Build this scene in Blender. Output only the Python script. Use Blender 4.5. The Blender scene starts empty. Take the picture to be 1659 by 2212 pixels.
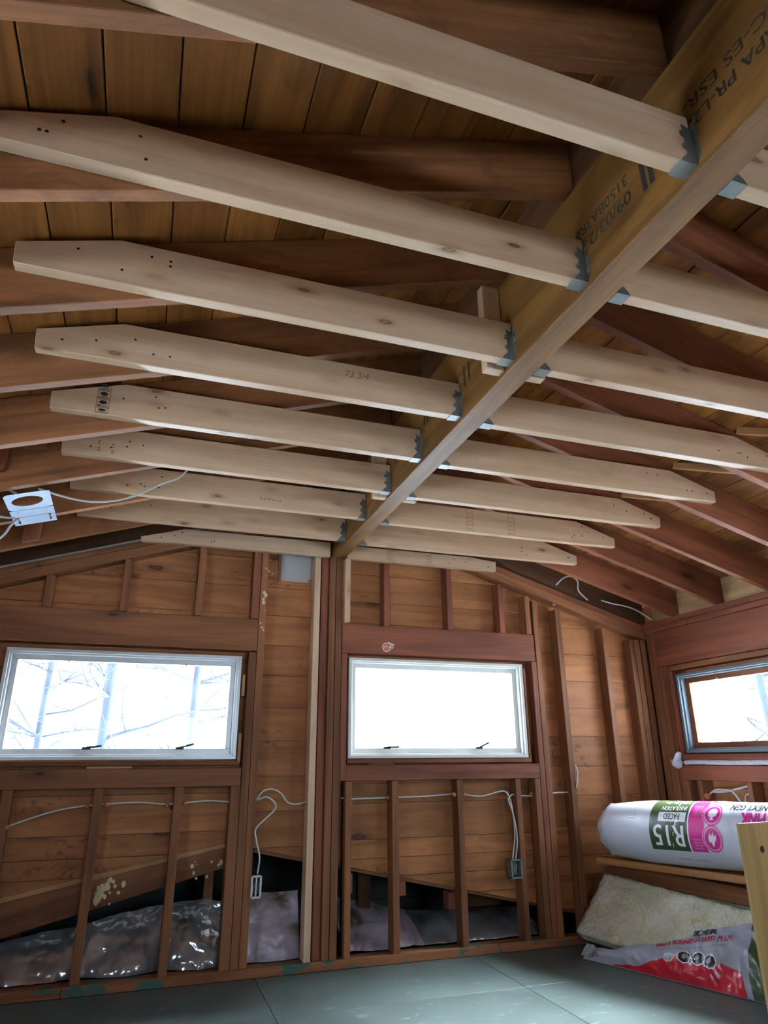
import bpy, bmesh, math, random
from mathutils import Vector, Matrix, noise as mnoise
random.seed(7)
SC = bpy.context.scene
COL = SC.collection
R = math.radians

# ------------------------------------------------------------------ camera
F_PX, YAW, PITCH, ROLL = 1457.99, 0.3302, 0.3501, -0.0056
CAM = Vector((-1.0672, -4.0095, 1.0417))
cy, sy, cp, sp = math.cos(YAW), math.sin(YAW), math.cos(PITCH), math.sin(PITCH)
fw = Vector((sy*cp, cy*cp, sp)); rt = Vector((cy, -sy, 0)); up = rt.cross(fw)
cr, sr = math.cos(ROLL), math.sin(ROLL)
rt, up = cr*rt + sr*up, -sr*rt + cr*up
cd = bpy.data.cameras.new('camera'); cam = bpy.data.objects.new('camera', cd); COL.objects.link(cam)
cd.sensor_fit = 'VERTICAL'; cd.sensor_height = 36.0; cd.sensor_width = 27.0
cd.lens = F_PX/2212*36.0; cd.clip_start = .02; cd.clip_end = 300
cam.matrix_world = Matrix(((rt.x, up.x, -fw.x, CAM.x), (rt.y, up.y, -fw.y, CAM.y), (rt.z, up.z, -fw.z, CAM.z), (0, 0, 0, 1)))
SC.camera = cam

# ------------------------------------------------------------------ overcast sky, exposure
wd = bpy.data.worlds.new('overcast_sky'); SC.world = wd; wd.use_nodes = True
wn = wd.node_tree.nodes; bg = wn['Background']
bg.inputs['Color'].default_value = (.74, .88, 1.08, 1); bg.inputs['Strength'].default_value = 18.0
SC.view_settings.view_transform = 'Standard'; SC.view_settings.look = 'None'
SC.view_settings.exposure = 0.0; SC.view_settings.gamma = 1.0
SC.view_settings.use_curve_mapping = False

sl = bpy.data.lights.new('hazy_sun', 'SUN'); sl.energy = 110.0; sl.angle = R(30); sl.color = (.86, .95, 1.06)
so = bpy.data.objects.new('hazy_sun', sl); COL.objects.link(so)
so.matrix_world = Vector((math.cos(R(40)), .06, math.sin(R(40)))).to_track_quat('Z', 'Y').to_matrix().to_4x4()

def portal(loc, size, normal):
    """sky sampling portal filling a real window opening"""
    l = bpy.data.lights.new('window_portal', 'AREA'); l.shape = 'RECTANGLE'
    l.size, l.size_y = size; l.cycles.is_portal = True
    o = bpy.data.objects.new('window_portal', l); COL.objects.link(o)
    z = -Vector(normal); x = Vector((0, 0, 1)).cross(z).normalized(); y = z.cross(x)
    o.matrix_world = Matrix(((x.x, y.x, z.x, loc[0]), (x.y, y.y, z.y, loc[1]), (x.z, y.z, z.z, loc[2]), (0, 0, 0, 1)))
portal((-1.173, .16, 1.32), (1.24, .60), (0, -1, 0))
portal((.675, .16, 1.33), (1.20, .60), (0, -1, 0))
portal((2.45, -.80, 1.32), (1.24, .56), (-1, 0, 0))
portal((2.45, -2.6, 1.32), (1.24, .56), (-1, 0, 0))
portal((.1, -6.35, 1.355), (1.6, .61), (0, 1, 0))
portal((-2.45, -2.6, 1.32), (1.24, .7), (1, 0, 0))

# ------------------------------------------------------------------ materials
def lin(h):
    c = [int(h[i:i+2], 16)/255 for i in (0, 2, 4)]
    return tuple(x/12.92 if x <= .04045 else ((x+.055)/1.055)**2.4 for x in c) + (1,)

class NT:
    def __init__(s, name):
        s.m = bpy.data.materials.new(name); s.m.use_nodes = True
        s.t = s.m.node_tree; s.b = s.t.nodes['Principled BSDF']; s.out = s.t.nodes['Material Output']
    def n(s, typ, **kw):
        x = s.t.nodes.new('ShaderNode'+typ)
        for k, v in kw.items():
            if k.startswith('_'): setattr(x, k[1:], v)
            else: x.inputs[k.replace('__', ' ')].default_value = v
        return x
    def l(s, a, b): s.t.links.new(a, b)
    def ramp(s, fac, stops):
        r = s.n('ValToRGB'); e = r.color_ramp.elements
        e[0].position, e[0].color = stops[0]; e[1].position, e[1].color = stops[-1]
        for p, c in stops[1:-1]:
            q = e.new(p); q.color = c
        s.l(fac, r.inputs['Fac']); return r.outputs['Color']
    def mix(s, fac, a, b, mode='MIX'):
        x = s.n('Mix', _data_type='RGBA', _blend_type=mode)
        for v, k in ((fac, 0), (a, 6), (b, 7)):
            if hasattr(v, 'is_linked'): s.l(v, x.inputs[k])
            else: x.inputs[k].default_value = v
        return x.outputs[2]
    def math(s, op, a, b=0.0):
        x = s.n('Math', _operation=op)
        for i, v in enumerate((a, b)):
            if hasattr(v, 'is_linked'): s.l(v, x.inputs[i])
            else: x.inputs[i].default_value = v
        return x.outputs[0]
    def coords(s, scale=(1, 1, 1), rnd=True):
        tc = s.n('TexCoord'); v = tc.outputs['Object']
        if rnd:
            oi = s.n('ObjectInfo'); k = s.math('MULTIPLY', oi.outputs['Random'], 61.0)
            a = s.n('VectorMath', _operation='ADD'); s.l(v, a.inputs[0]); s.l(k, a.inputs[1]); v = a.outputs[0]
        m = s.n('VectorMath', _operation='MULTIPLY'); s.l(v, m.inputs[0]); m.inputs[1].default_value = scale
        return m.outputs[0]
    def noise(s, vec, sc=1.0, det=3.0, dist=0.0, rough=.5):
        x = s.n('TexNoise', Scale=sc, Detail=det, Distortion=dist, Roughness=rough); s.l(vec, x.inputs['Vector'])
        return x.outputs['Fac']

def bw(v): return (v, v, v, 1)

def wood(name, light, dark, knot='402818', rough=.62, knots=.5, tint=.3, stain=None, stain_amt=.5, grain=1.0, spec=.3, kscale=1.0, bump=.12, paint=None, smudge=None, streak=(1.1, 13), fine=.5):
    t = NT(name); L, D = lin(light), lin(dark)
    v = t.coords((streak[0], streak[1], streak[1]))
    g = t.noise(v, 1.0, 3, .8*grain)
    col = t.ramp(g, [(.25, D), (.60, L)])
    v2 = t.coords((2.5, 110, 110)); g2 = t.noise(v2, 1.0, 2)
    col = t.mix(fine, col, t.ramp(g2, [(.3, bw(.72)), (.7, bw(1.12))]), 'MULTIPLY')
    oi = t.n('ObjectInfo')
    tv = t.math('MULTIPLY_ADD', oi.outputs['Random'], tint); t.t.nodes[-1].inputs[2].default_value = 1-tint/2
    hv = t.n('HueSaturation'); t.l(col, hv.inputs['Color']); t.l(tv, hv.inputs['Value']); col = hv.outputs[0]
    # knots with a darker ring
    vk = t.coords((2.4*kscale, 6.5*kscale, 6.5*kscale))
    vo = t.n('TexVoronoi', Scale=1.0, Randomness=.9); t.l(vk, vo.inputs['Vector'])
    sx = t.n('SeparateColor'); t.l(vo.outputs['Color'], sx.inputs[0])
    keep = t.math('LESS_THAN', sx.outputs[0], knots)
    wob = t.noise(t.coords((14, 30, 30)), 1, 2)
    dd = t.math('ADD', vo.outputs['Distance'], t.math('MULTIPLY', t.math('SUBTRACT', wob, .5), .10))
    kn = t.ramp(dd, [(.03, bw(.75)), (.075, bw(1)), (.10, bw(.45)), (.20, bw(.15)), (.34, bw(0))])
    col = t.mix(t.math('MULTIPLY', kn, keep), col, lin(knot))
    if stain:
        sn = t.noise(t.coords((2.2, 5, 5)), 1.6, 5, .6, .62)
        fac = t.math('MULTIPLY', t.ramp(sn, [(.50, bw(0)), (.68, bw(1))]), stain_amt)
        col = t.mix(fac, col, lin(stain))
    if smudge:
        lo = t.noise(t.coords((1.6, 4, 4)), 1.0, 1); hi = t.noise(t.coords((26, 34, 34)), 1.0, 2, .4)
        fac = t.math('MULTIPLY', t.ramp(lo, [(.55, bw(0)), (.68, bw(1))]), t.ramp(hi, [(.55, bw(0)), (.66, bw(.6))]))
        col = t.mix(fac, col, lin(smudge))
    if paint:
        pn = t.noise(t.coords((4, 9, 9)), 1.3, 4, .8)
        col = t.mix(t.ramp(pn, [(.54, bw(0)), (.58, bw(1))]), col, lin(paint))
    t.l(col, t.b.inputs['Base Color']); t.b.inputs['Roughness'].default_value = rough
    t.b.inputs['Specular IOR Level'].default_value = spec
    b = t.n('Bump', Strength=bump, Distance=.004); t.l(g2, b.inputs['Height']); t.l(b.outputs[0], t.b.inputs['Normal'])
    return t.m

def plain(name, h, rough=.5, metal=0., var=.0, vs=12, spec=.5, bump=0., bs=40):
    t = NT(name); t.b.inputs['Roughness'].default_value = rough; t.b.inputs['Metallic'].default_value = metal
    t.b.inputs['Specular IOR Level'].default_value = spec
    c = lin(h)
    if var:
        nz = t.noise(t.coords((vs, vs, vs)), 1, 4)
        a = tuple(x*(1-var) for x in c[:3])+(1,); b_ = tuple(min(1, x*(1+var)) for x in c[:3])+(1,)
        t.l(t.ramp(nz, [(.3, a), (.7, b_)]), t.b.inputs['Base Color'])
    else: t.b.inputs['Base Color'].default_value = c
    if bump:
        nz = t.noise(t.coords((bs, bs, bs)), 1, 4); b = t.n('Bump', Strength=bump, Distance=.01)
        t.l(nz, b.inputs['Height']); t.l(b.outputs[0], t.b.inputs['Normal'])
    return t.m

M = {}
M['spruce'] = wood('new_spruce', 'd3b393', 'bd9873', '6e4426', .36, .75, .10, stain='b89c7a', stain_amt=.35, kscale=1.9, spec=.5, fine=.22)
M['stud'] = wood('old_stud_wood', '8a5836', '5f3922', '3c2013', .6, .35, .30)
M['studred'] = wood('old_reddish_wood', '8a4f36', '5f3323', '34190f', .55, .3, .22)
M['sheath'] = wood('old_sheathing_wood', 'ad7144', '86522d', '4a2a18', .6, .55, .30, stain='6b4527', stain_amt=.35, kscale=.8, smudge='4a2a19', fine=.3)
M['roof'] = wood('roof_board_wood', '97602b', '653c18', '2c170a', .5, .5, .55, stain='4a2a12', stain_amt=.5, kscale=.75, smudge='3a200e')
M['rafter'] = wood('old_rafter_wood', '8c5a35', '5c3820', '301a0d', .6, .3, .25, stain='42260f', stain_amt=.5)
M['rafterr'] = wood('old_red_rafter_wood', '8a5236', '663622', '34190f', .55, .25, .22, stain='4a2616', stain_amt=.4)
M['ridge'] = wood('dark_ridge_wood', '5c3a20', '3c2413', '1e1008', .7, .2, .2)
M['lvl'] = wood('veneer_lumber_face', '815a2b', '573816', '3c2410', .5, .12, .0, stain='54361a', stain_amt=.5, grain=2.6, streak=(.9, 8))
M['lvlb'] = wood('veneer_lumber_edge', 'b8927a', '8d6650', '5a3a26', .36, 0, 0, spec=.5, grain=.4, streak=(.8, 60), bump=.3)
M['plate'] = wood('floor_plate_wood', '96603c', '6e4429', '3c2013', .6, .3, .2, paint='3f5c50')
M['plank'] = wood('weathered_plank', 'b8814f', '8d5b38', '54331f', .65, .3, .15, stain='c9b7a4', stain_amt=.25)
M['tan'] = wood('varnished_pine', 'b3905c', '9c7a48', '6a4c26', .3, .2, .0, stain='c7aa6c', stain_amt=.3, spec=.5)
M['pale_stick'] = wood('pale_stick_wood', 'b98b5e', '966a45', '5a3a24', .6, .2, .2)
M['blocking'] = wood('pale_blocking', 'c4a578', 'a07c50', '5a3a24', .6, .2, .2, stain='7a5a38', stain_amt=.4)
M['galv'] = plain('galvanised_steel', '848a87', .4, .65, .12, 30)
M['galvplate'] = plain('galvanised_pan', '8595a8', .5, .4, .05, 20)
M['nail'] = plain('dark_screw_heads', '2a2018', .5, .3)
M['ink'] = plain('black_stamp_ink', '2b2219', .8)
M['pencil'] = plain('pencil_line', '8c7355', .8)
M['cable'] = plain('grey_white_cable', 'c2c3c0', .45)
M['cablew'] = plain('white_cable', 'd5d6d6', .4)
M['clay'] = plain('orange_fire_sealant', 'b36a44', .6)
M['box'] = plain('grey_steel_box', '7e8386', .4, .6, .1)
M['dark'] = plain('tar_paper', '2a2a28', .9, 0, .25, 6)
M['darkboard'] = plain('weathered_grey_board', '4a4a47', .9, 0, .3, 5)
M['skin'] = plain('outer_siding', '8a857c', .8, 0, .1)
M['alu'] = plain('window_aluminium', 'b9bcbc', .35, .5, .06)
M['white'] = plain('window_white_paint', 'd8d8d2', .4, 0, .05)
M['bluegrey'] = plain('blue_grey_metal', '5f6e75', .6, 0, .06)
M['sash'] = wood('brown_sash_wood', '8b5334', '653822', '3a1d10', .4, .1, .1)
M['patch'] = plain('white_painted_panel', 'c9cac7', .7, 0, .03)
M['foam'] = plain('white_foam_rope', 'c9ccd2', .85, 0, .15, 60, bump=.4, bs=90)
M['latch'] = plain('dark_latch_metal', '3d3a36', .4, .7)
M['bark'] = plain('pale_grey_bark', '2a3038', .9, 0, .25, 3)
M['pale_bounce'] = plain('pale_ground', 'e6e8ea', .9, 0, .04, .5)  # even white, kept bright so unseen ground and roof slabs bounce light
M['sticker_w'] = plain('sticker_white', 'd8d4cc', .4)
M['sticker_o'] = plain('sticker_orange', 'd0512a', .4)
M['sticker_k'] = plain('sticker_black', '20201f', .4)
M['splat'] = plain('cream_paint_splatter', 'c9b78d', .6)
M['pwhite'] = plain('white_wrap_plastic', 'c9cbd8', .32, 0, .05, 6)
M['pgreen'] = plain('green_print', '3f4d2c', .35)
M['ppink'] = plain('pink_print', 'd42a8e', .35)
M['plight'] = plain('pale_pink_print', 'e6b4d3', .35)
M['ptext'] = plain('white_print', 'e6e6ea', .35)
M['pblack'] = plain('black_print', '26262a', .35)
M['pred'] = plain('red_print', 'c01f33', .25)
M['pgrey'] = plain('grey_print', '8f9094', .4)
M['kraft'] = plain('crumpled_roll_end', 'bdb5a8', .5, 0, .12, 20, bump=.5, bs=30)

def m_floor():
    t = NT('green_painted_floor')
    a = t.noise(t.coords((1.6, 1.6, 1.6), False), 1, 5, .4); b = t.noise(t.coords((9, 22, 9), False), 1, 4)
    col = t.ramp(a, [(.3, lin('454f4c')), (.7, lin('56625f'))])
    col = t.mix(t.math('MULTIPLY', t.ramp(b, [(.62, bw(0)), (.74, bw(1))]), .35), col, lin('93a8a4'))
    c = t.noise(t.coords((30, 30, 30), False), 1, 2)
    col = t.mix(t.math('MULTIPLY', t.ramp(c, [(.70, bw(0)), (.75, bw(1))]), .22), col, lin('a9b3ac'))
    t.l(col, t.b.inputs['Base Color'])
    t.l(t.ramp(a, [(.3, bw(.36)), (.7, bw(.50))]), t.b.inputs['Roughness'])
    bp = t.n('Bump', Strength=.08, Distance=.01); t.l(b, bp.inputs['Height']); t.l(bp.outputs[0], t.b.inputs['Normal'])
    return t.m
M['floor'] = m_floor()
def m_foil():
    t = NT('crumpled_foil'); t.b.inputs['Metallic'].default_value = .6; t.b.inputs['Specular IOR Level'].default_value = .9
    t.b.inputs['Roughness'].default_value = .15
    a = t.noise(t.coords((5, 5, 5)), 1, 4); d = t.noise(t.coords((8, 8, 8)), 1, 4, .5)
    col = t.ramp(a, [(.3, lin('8f9093')), (.7, lin('b4b5b9'))])
    col = t.mix(t.ramp(d, [(.62, bw(0)), (.76, bw(.8))]), col, lin('6c5f4d'))
    t.l(col, t.b.inputs['Base Color']); return t.m
M['foil'] = m_foil()
def m_poly():
    t = NT('dusty_mauve_plastic'); t.b.inputs['Roughness'].default_value = .38; t.b.inputs['Metallic'].default_value = .25
    d = t.noise(t.coords((6, 6, 6)), 1, 5, .5)
    t.l(t.ramp(d, [(.5, lin('a59aa6')), (.66, lin('6f6459')), (.8, lin('42382c'))]), t.b.inputs['Base Color']); return t.m
M['poly'] = m_poly()
def m_wool():
    t = NT('mineral_wool')
    a = t.noise(t.coords((6, 6, 6)), 1, 5); b = t.noise(t.coords((4, 4, 4)), 1.7, 4, 1.5); f = t.noise(t.coords((70, 70, 70)), 1, 4)
    col = t.ramp(a, [(.35, lin('c0bb9f')), (.65, lin('dedac8'))])
    col = t.mix(t.ramp(b, [(.60, bw(0)), (.66, bw(.6))]), col, lin('c9b566'))
    col = t.mix(.5, col, t.ramp(f, [(.3, bw(.7)), (.7, bw(1.1))]), 'MULTIPLY')
    t.l(col, t.b.inputs['Base Color']); t.b.inputs['Roughness'].default_value = .95
    f2 = t.noise(t.coords((24, 24, 24)), 1, 5, 1.5)
    bp = t.n('Bump', Strength=.9, Distance=.02); t.l(f2, bp.inputs['Height']); t.l(bp.outputs[0], t.b.inputs['Normal'])
    return t.m
M['wool'] = m_wool()
def m_glass():
    t = NT('window_glass'); tr = t.n('BsdfTransparent', Color=(.95, .97, .97, 1)); gl = t.n('BsdfGlossy', Roughness=.02)
    fr = t.n('Fresnel', IOR=1.45); mx = t.n('MixShader'); ge = t.n('NewGeometry')
    t.l(t.math('MULTIPLY', fr.outputs[0], t.math('SUBTRACT', 1.0, ge.outputs['Backfacing'])), mx.inputs[0])
    t.l(tr.outputs[0], mx.inputs[1]); t.l(gl.outputs[0], mx.inputs[2]); t.l(mx.outputs[0], t.out.inputs['Surface'])
    return t.m
M['glass'] = m_glass()

# ------------------------------------------------------------------ builders
WM = {}
def link(o, mat=None, parent=None, world=None):
    COL.objects.link(o)
    if mat is not None:
        o.data.materials.clear()
        for x in (mat if isinstance(mat, (list, tuple)) else [mat]): o.data.materials.append(M[x])
    world = world or Matrix.Identity(4); WM[o.name] = world
    if parent:
        o.parent = parent; o.matrix_basis = WM[parent.name].inverted() @ world
    else: o.matrix_basis = world
    return o
def tag(o, label=None, cat=None, group=None, kind=None):
    if label: o['label'] = label
    if cat: o['category'] = cat
    if group: o['group'] = group
    if kind: o['kind'] = kind
    return o
def empty(name, loc, parent=None):
    o = bpy.data.objects.new(name, None); o.empty_display_size = .05
    return link(o, None, parent, Matrix.Translation(loc))
def mesh_obj(name, bm, mat, parent=None, world=None, smooth=False):
    me = bpy.data.meshes.new(name); bm.to_mesh(me); bm.free()
    if smooth:
        for p in me.polygons: p.use_smooth = True
    return link(bpy.data.objects.new(name, me), mat, parent, world)
def frame_mat(o, ux, uz):
    ux = Vector(ux).normalized(); uz = Vector(uz); uz = (uz - ux*uz.dot(ux)).normalized(); uy = uz.cross(ux)
    return Matrix(((ux.x, uy.x, uz.x, o[0]), (ux.y, uy.y, uz.y, o[1]), (ux.z, uy.z, uz.z, o[2]), (0, 0, 0, 1)))
def box_bm(bm, x0, x1, y0, y1, z0, z1, bevel=0.0):
    r = bmesh.ops.create_cube(bm, size=1)
    for v in r['verts']:
        v.co = Vector((x0+(v.co.x+.5)*(x1-x0), y0+(v.co.y+.5)*(y1-y0), z0+(v.co.z+.5)*(z1-z0)))
    if bevel:
        es = {e for v in r['verts'] for e in v.link_edges}
        bmesh.ops.bevel(bm, geom=list(es), offset=bevel, segments=1, affect='EDGES')
_beam = {}
def beam(name, a, b, w, h, mat, parent=None, upv=(0, 0, 1), bevel=.0025):
    """timber from a to b (centreline); w across, h along upv; local X runs with the grain"""
    a, b = Vector(a), Vector(b); L = (b-a).length; key = (round(L, 4), round(w, 4), round(h, 4), bevel, str(mat))
    if key not in _beam:
        bm = bmesh.new(); box_bm(bm, -L/2, L/2, -w/2, w/2, -h/2, h/2, bevel)
        me = bpy.data.meshes.new(name); bm.to_mesh(me); bm.free()
        for x in (mat if isinstance(mat, (list, tuple)) else [mat]): me.materials.append(M[x])
        _beam[key] = me
    o = bpy.data.objects.new(name, _beam[key])
    return link(o, None, parent, frame_mat((a+b)/2, b-a, upv))
def bbox(name, x0, x1, y0, y1, z0, z1, mat, parent=None, axis='x', bevel=.0025):
    c = ((x0+x1)/2, (y0+y1)/2, (z0+z1)/2)
    if axis == 'x': return beam(name, (x0, c[1], c[2]), (x1, c[1], c[2]), y1-y0, z1-z0, mat, parent, (0, 0, 1), bevel)
    if axis == 'y': return beam(name, (c[0], y0, c[2]), (c[0], y1, c[2]), x1-x0, z1-z0, mat, parent, (0, 0, 1), bevel)
    return beam(name, (c[0], c[1], z0), (c[0], c[1], z1), x1-x0, y1-y0, mat, parent, (0, -1, 0), bevel)
def prism(name, poly, th, o, ux, uz, mat, parent=None, bevel=0.0):
    """polygon (u,v) extruded by th; u along ux (grain), v along uz, thickness centred"""
    bm = bmesh.new()
    vs = [bm.verts.new((u, -th/2, v)) for u, v in poly]; f = bm.faces.new(vs)
    e = bmesh.ops.extrude_face_region(bm, geom=[f])
    bmesh.ops.translate(bm, vec=(0, th, 0), verts=[v for v in e['geom'] if isinstance(v, bmesh.types.BMVert)])
    bmesh.ops.recalc_face_normals(bm, faces=bm.faces)
    if bevel: bmesh.ops.bevel(bm, geom=list(bm.edges), offset=bevel, segments=1, affect='EDGES')
    return mesh_obj(name, bm, mat, parent, frame_mat(o, ux, uz))
def clip(poly, a, b, c):
    """keep a*x+b*z<=c"""
    out = []
    for i, p in enumerate(poly):
        q = poly[(i+1) % len(poly)]; dp, dq = a*p[0]+b*p[1]-c, a*q[0]+b*q[1]-c
        if dp <= 0: out.append(p)
        if (dp < 0 < dq) or (dq < 0 < dp):
            t = dp/(dp-dq); out.append((p[0]+t*(q[0]-p[0]), p[1]+t*(q[1]-p[1])))
    return out
def area(p): return abs(sum(p[i][0]*p[(i+1) % len(p)][1]-p[(i+1) % len(p)][0]*p[i][1] for i in range(len(p))))/2
def catmull(pts, n=8):
    P = [Vector(p) for p in pts]; P = [2*P[0]-P[1]] + P + [2*P[-1]-P[-2]]; out = []
    for i in range(1, len(P)-2):
        for k in range(n):
            t = k/n; a, b, c, d = P[i-1:i+3]
            out.append(.5*((2*b)+(c-a)*t+(2*a-5*b+4*c-d)*t*t+(3*b-a-3*c+d)*t**3))
    return out+[P[-2]]
def tube_bm(bm, pts, r, n=8, flat=1.0):
    rings = []; prev = None
    for i, p in enumerate(pts):
        t = (pts[min(i+1, len(pts)-1)]-pts[max(i-1, 0)]).normalized()
        a = (prev - t*prev.dot(t)).normalized() if prev else t.orthogonal().normalized()
        prev = a; b = t.cross(a); rr = r(i/(len(pts)-1)) if callable(r) else r
        rings.append([bm.verts.new(p+(a*math.cos(6.2832*k/n)+b*math.sin(6.2832*k/n)*flat)*rr) for k in range(n)])
    for i in range(len(rings)-1):
        for k in range(n): bm.faces.new((rings[i][k], rings[i][(k+1) % n], rings[i+1][(k+1) % n], rings[i+1][k]))
    bm.faces.new(rings[0][::-1]); bm.faces.new(rings[-1])
def tube(name, pts, r, mat, parent=None, n=8, smooth_n=8):
    bm = bmesh.new(); tube_bm(bm, catmull(pts, smooth_n), r, n); bmesh.ops.recalc_face_normals(bm, faces=bm.faces)
    return mesh_obj(name, bm, mat, parent, None, True)
def grid_obj(name, fn, nu, nv, mat, parent=None, smooth=True, thick=0.0):
    bm = bmesh.new(); g = [[bm.verts.new(fn(i/nu, j/nv)) for j in range(nv+1)] for i in range(nu+1)]
    for i in range(nu):
        for j in range(nv): bm.faces.new((g[i][j], g[i+1][j], g[i+1][j+1], g[i][j+1]))
    if thick: bmesh.ops.solidify(bm, geom=list(bm.faces), thickness=thick)
    return mesh_obj(name, bm, mat, parent, None, smooth)
_txt = {}
def text_bm(s, w, h, shear=0.0):
    """flat lettering mesh, fitted to w x h, origin lower left"""
    if s not in _txt:
        cu = bpy.data.curves.new('lettering', 'FONT'); cu.body = s; cu.resolution_u = 3
        o = bpy.data.objects.new('lettering', cu); COL.objects.link(o)
        dg = bpy.context.evaluated_depsgraph_get(); me = bpy.data.meshes.new_from_object(o.evaluated_get(dg))
        bpy.data.objects.remove(o); bpy.data.curves.remove(cu); _txt[s] = me
    bm = bmesh.new(); bm.from_mesh(_txt[s])
    xs = [v.co.x for v in bm.verts]; ys = [v.co.y for v in bm.verts]
    for v in bm.verts:
        y = (v.co.y-min(ys))/(max(ys)-min(ys))*h
        v.co = Vector(((v.co.x-min(xs))/(max(xs)-min(xs))*w+shear*y, y, 0))
    return bm
def bold(bm, e):
    """thicken letters by overlaying shifted copies"""
    base = bmesh.ops.duplicate(bm, geom=list(bm.faces)+list(bm.edges)+list(bm.verts))
    for v in [x for x in base['geom'] if isinstance(x, bmesh.types.BMVert)]: v.co += Vector((e, e*.4, 1e-5))
    return bm
def mapped(name, bm, fn, mat, parent, maxlen=.012):
    bmesh.ops.triangulate(bm, faces=bm.faces)
    for _ in range(6):
        es = [e for e in bm.edges if e.calc_length() > maxlen]
        if not es: break
        bmesh.ops.subdivide_edges(bm, edges=es, cuts=1); bmesh.ops.triangulate(bm, faces=bm.faces)
    for v in bm.verts: v.co = fn(v.co.x, v.co.y, v.co.z)
    return mesh_obj(name, bm, mat, parent, None, True)
def poly_bm(poly, z=0.0):
    bm = bmesh.new(); bm.faces.new([bm.verts.new((x, y, z)) for x, y in poly]); return bm
def disc_poly(cx, cy_, rx, ry=None, n=24, a0=0, a1=360):
    ry = ry or rx
    return [(cx+rx*math.cos(R(a0+(a1-a0)*k/n)), cy_+ry*math.sin(R(a0+(a1-a0)*k/n))) for k in range(n if a1-a0 == 360 else n+1)]
def ring_bm(cx, cy_, r0, r1, n=28, e=1.0):
    bm = bmesh.new(); a = disc_poly(cx, cy_, r0, r0*e, n); b = disc_poly(cx, cy_, r1, r1*e, n)
    va = [bm.verts.new((*p, 0)) for p in a]; vb = [bm.verts.new((*p, 0)) for p in b]
    for k in range(n): bm.faces.new((va[k], va[(k+1) % n], vb[(k+1) % n], vb[k]))
    return bm
def flat(name, bm, o, ux, uy, mat, parent, lift=0.0006):
    """flat print laid on a surface"""
    ux, uy = Vector(ux).normalized(), Vector(uy).normalized(); nz = ux.cross(uy); o = Vector(o)+nz*lift
    return mesh_obj(name, bm, mat, parent, Matrix(((ux.x, uy.x, nz.x, o.x), (ux.y, uy.y, nz.y, o.y), (ux.z, uy.z, nz.z, o.z), (0, 0, 0, 1))))

# ------------------------------------------------------------------ constants of the building
S = .4064
JY = {k: -.3185-S*(8-k) for k in range(-3, 9)}          # near face of joist k
mL, mR = .318, .29
def rbot(x): return 2.63-(mL if x < 0 else mR)*abs(x)
def rtop(x): return 2.823-(mL if x < 0 else mR)*abs(x)
XW = 2.288; YB = -6.4
def top_line(x): return 2.63-(mL if x < 0 else mR)*abs(x)

# ------------------------------------------------------------------ floor
fl = bbox('floor', -2.40, 2.40, YB-.1, .12, -.06, -.012, 'dark', None, 'x', 0); tag(fl, kind='structure')
xs = [-2.38, -1.62, -.40, .82, 2.04, 2.38]; ysq = [YB-.09, -5.46, -3.02, -.58, .0]
for i in range(5):
    for j in range(4):
        bbox('floor_panel', xs[i]+.001, xs[i+1]-.001, ysq[j]+.001, ysq[j+1]-.001, -.012, 0, 'floor', fl, 'x', .001)

# ------------------------------------------------------------------ gable wall (wall_back)
WIN = [(-1.765, -.585, 1.062, 1.582), (.098, 1.245, 1.063, 1.602)]
def low_line(x):                                            # ragged lower edge of the sheathing over the lower roof
    return .619-.19*(-.571-x) if x < -.5 else .60-.213*(x+.5)
bm = bmesh.new()
for x0, x1, z0, z1 in ((-2.40, -1.765, .7, 1.95), (-1.765, -.585, .7, 1.062), (-1.765, -.585, 1.582, 2.05), (-.585, .098, .7, 2.06), (.098, 1.245, .7, 1.063), (.098, 1.245, 1.602, 2.05), (1.245, 2.40, .7, 1.95)):
    box_bm(bm, x0, x1, .112, .13, z0, z1)
for pts in ([(-2.4, 1.95), (-.36, 2.05), (-.36, 2.75), (-2.4, 2.06)], [(-.11, 2.05), (2.4, 1.95), (2.4, 2.1), (-.11, 2.8)], [(-.36, 2.28), (-.11, 2.28), (-.11, 2.8), (-.36, 2.75)],
            [(-2.4, .7), (-2.4, .31), (-.5, .67), (-.5, .7)], [(-.5, .7), (-.5, .67), (1.9, .16), (2.4, .05), (2.4, .7)]):
    vs = [bm.verts.new((x, .112, z)) for x, z in pts]; f = bm.faces.new(vs)
    e = bmesh.ops.extrude_face_region(bm, geom=[f]); bmesh.ops.translate(bm, vec=(0, .018, 0), verts=[v for v in e['geom'] if isinstance(v, bmesh.types.BMVert)])
bmesh.ops.recalc_face_normals(bm, faces=bm.faces)
WB = tag(mesh_obj('wall_back', bm, 'skin'), kind='structure')

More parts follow.
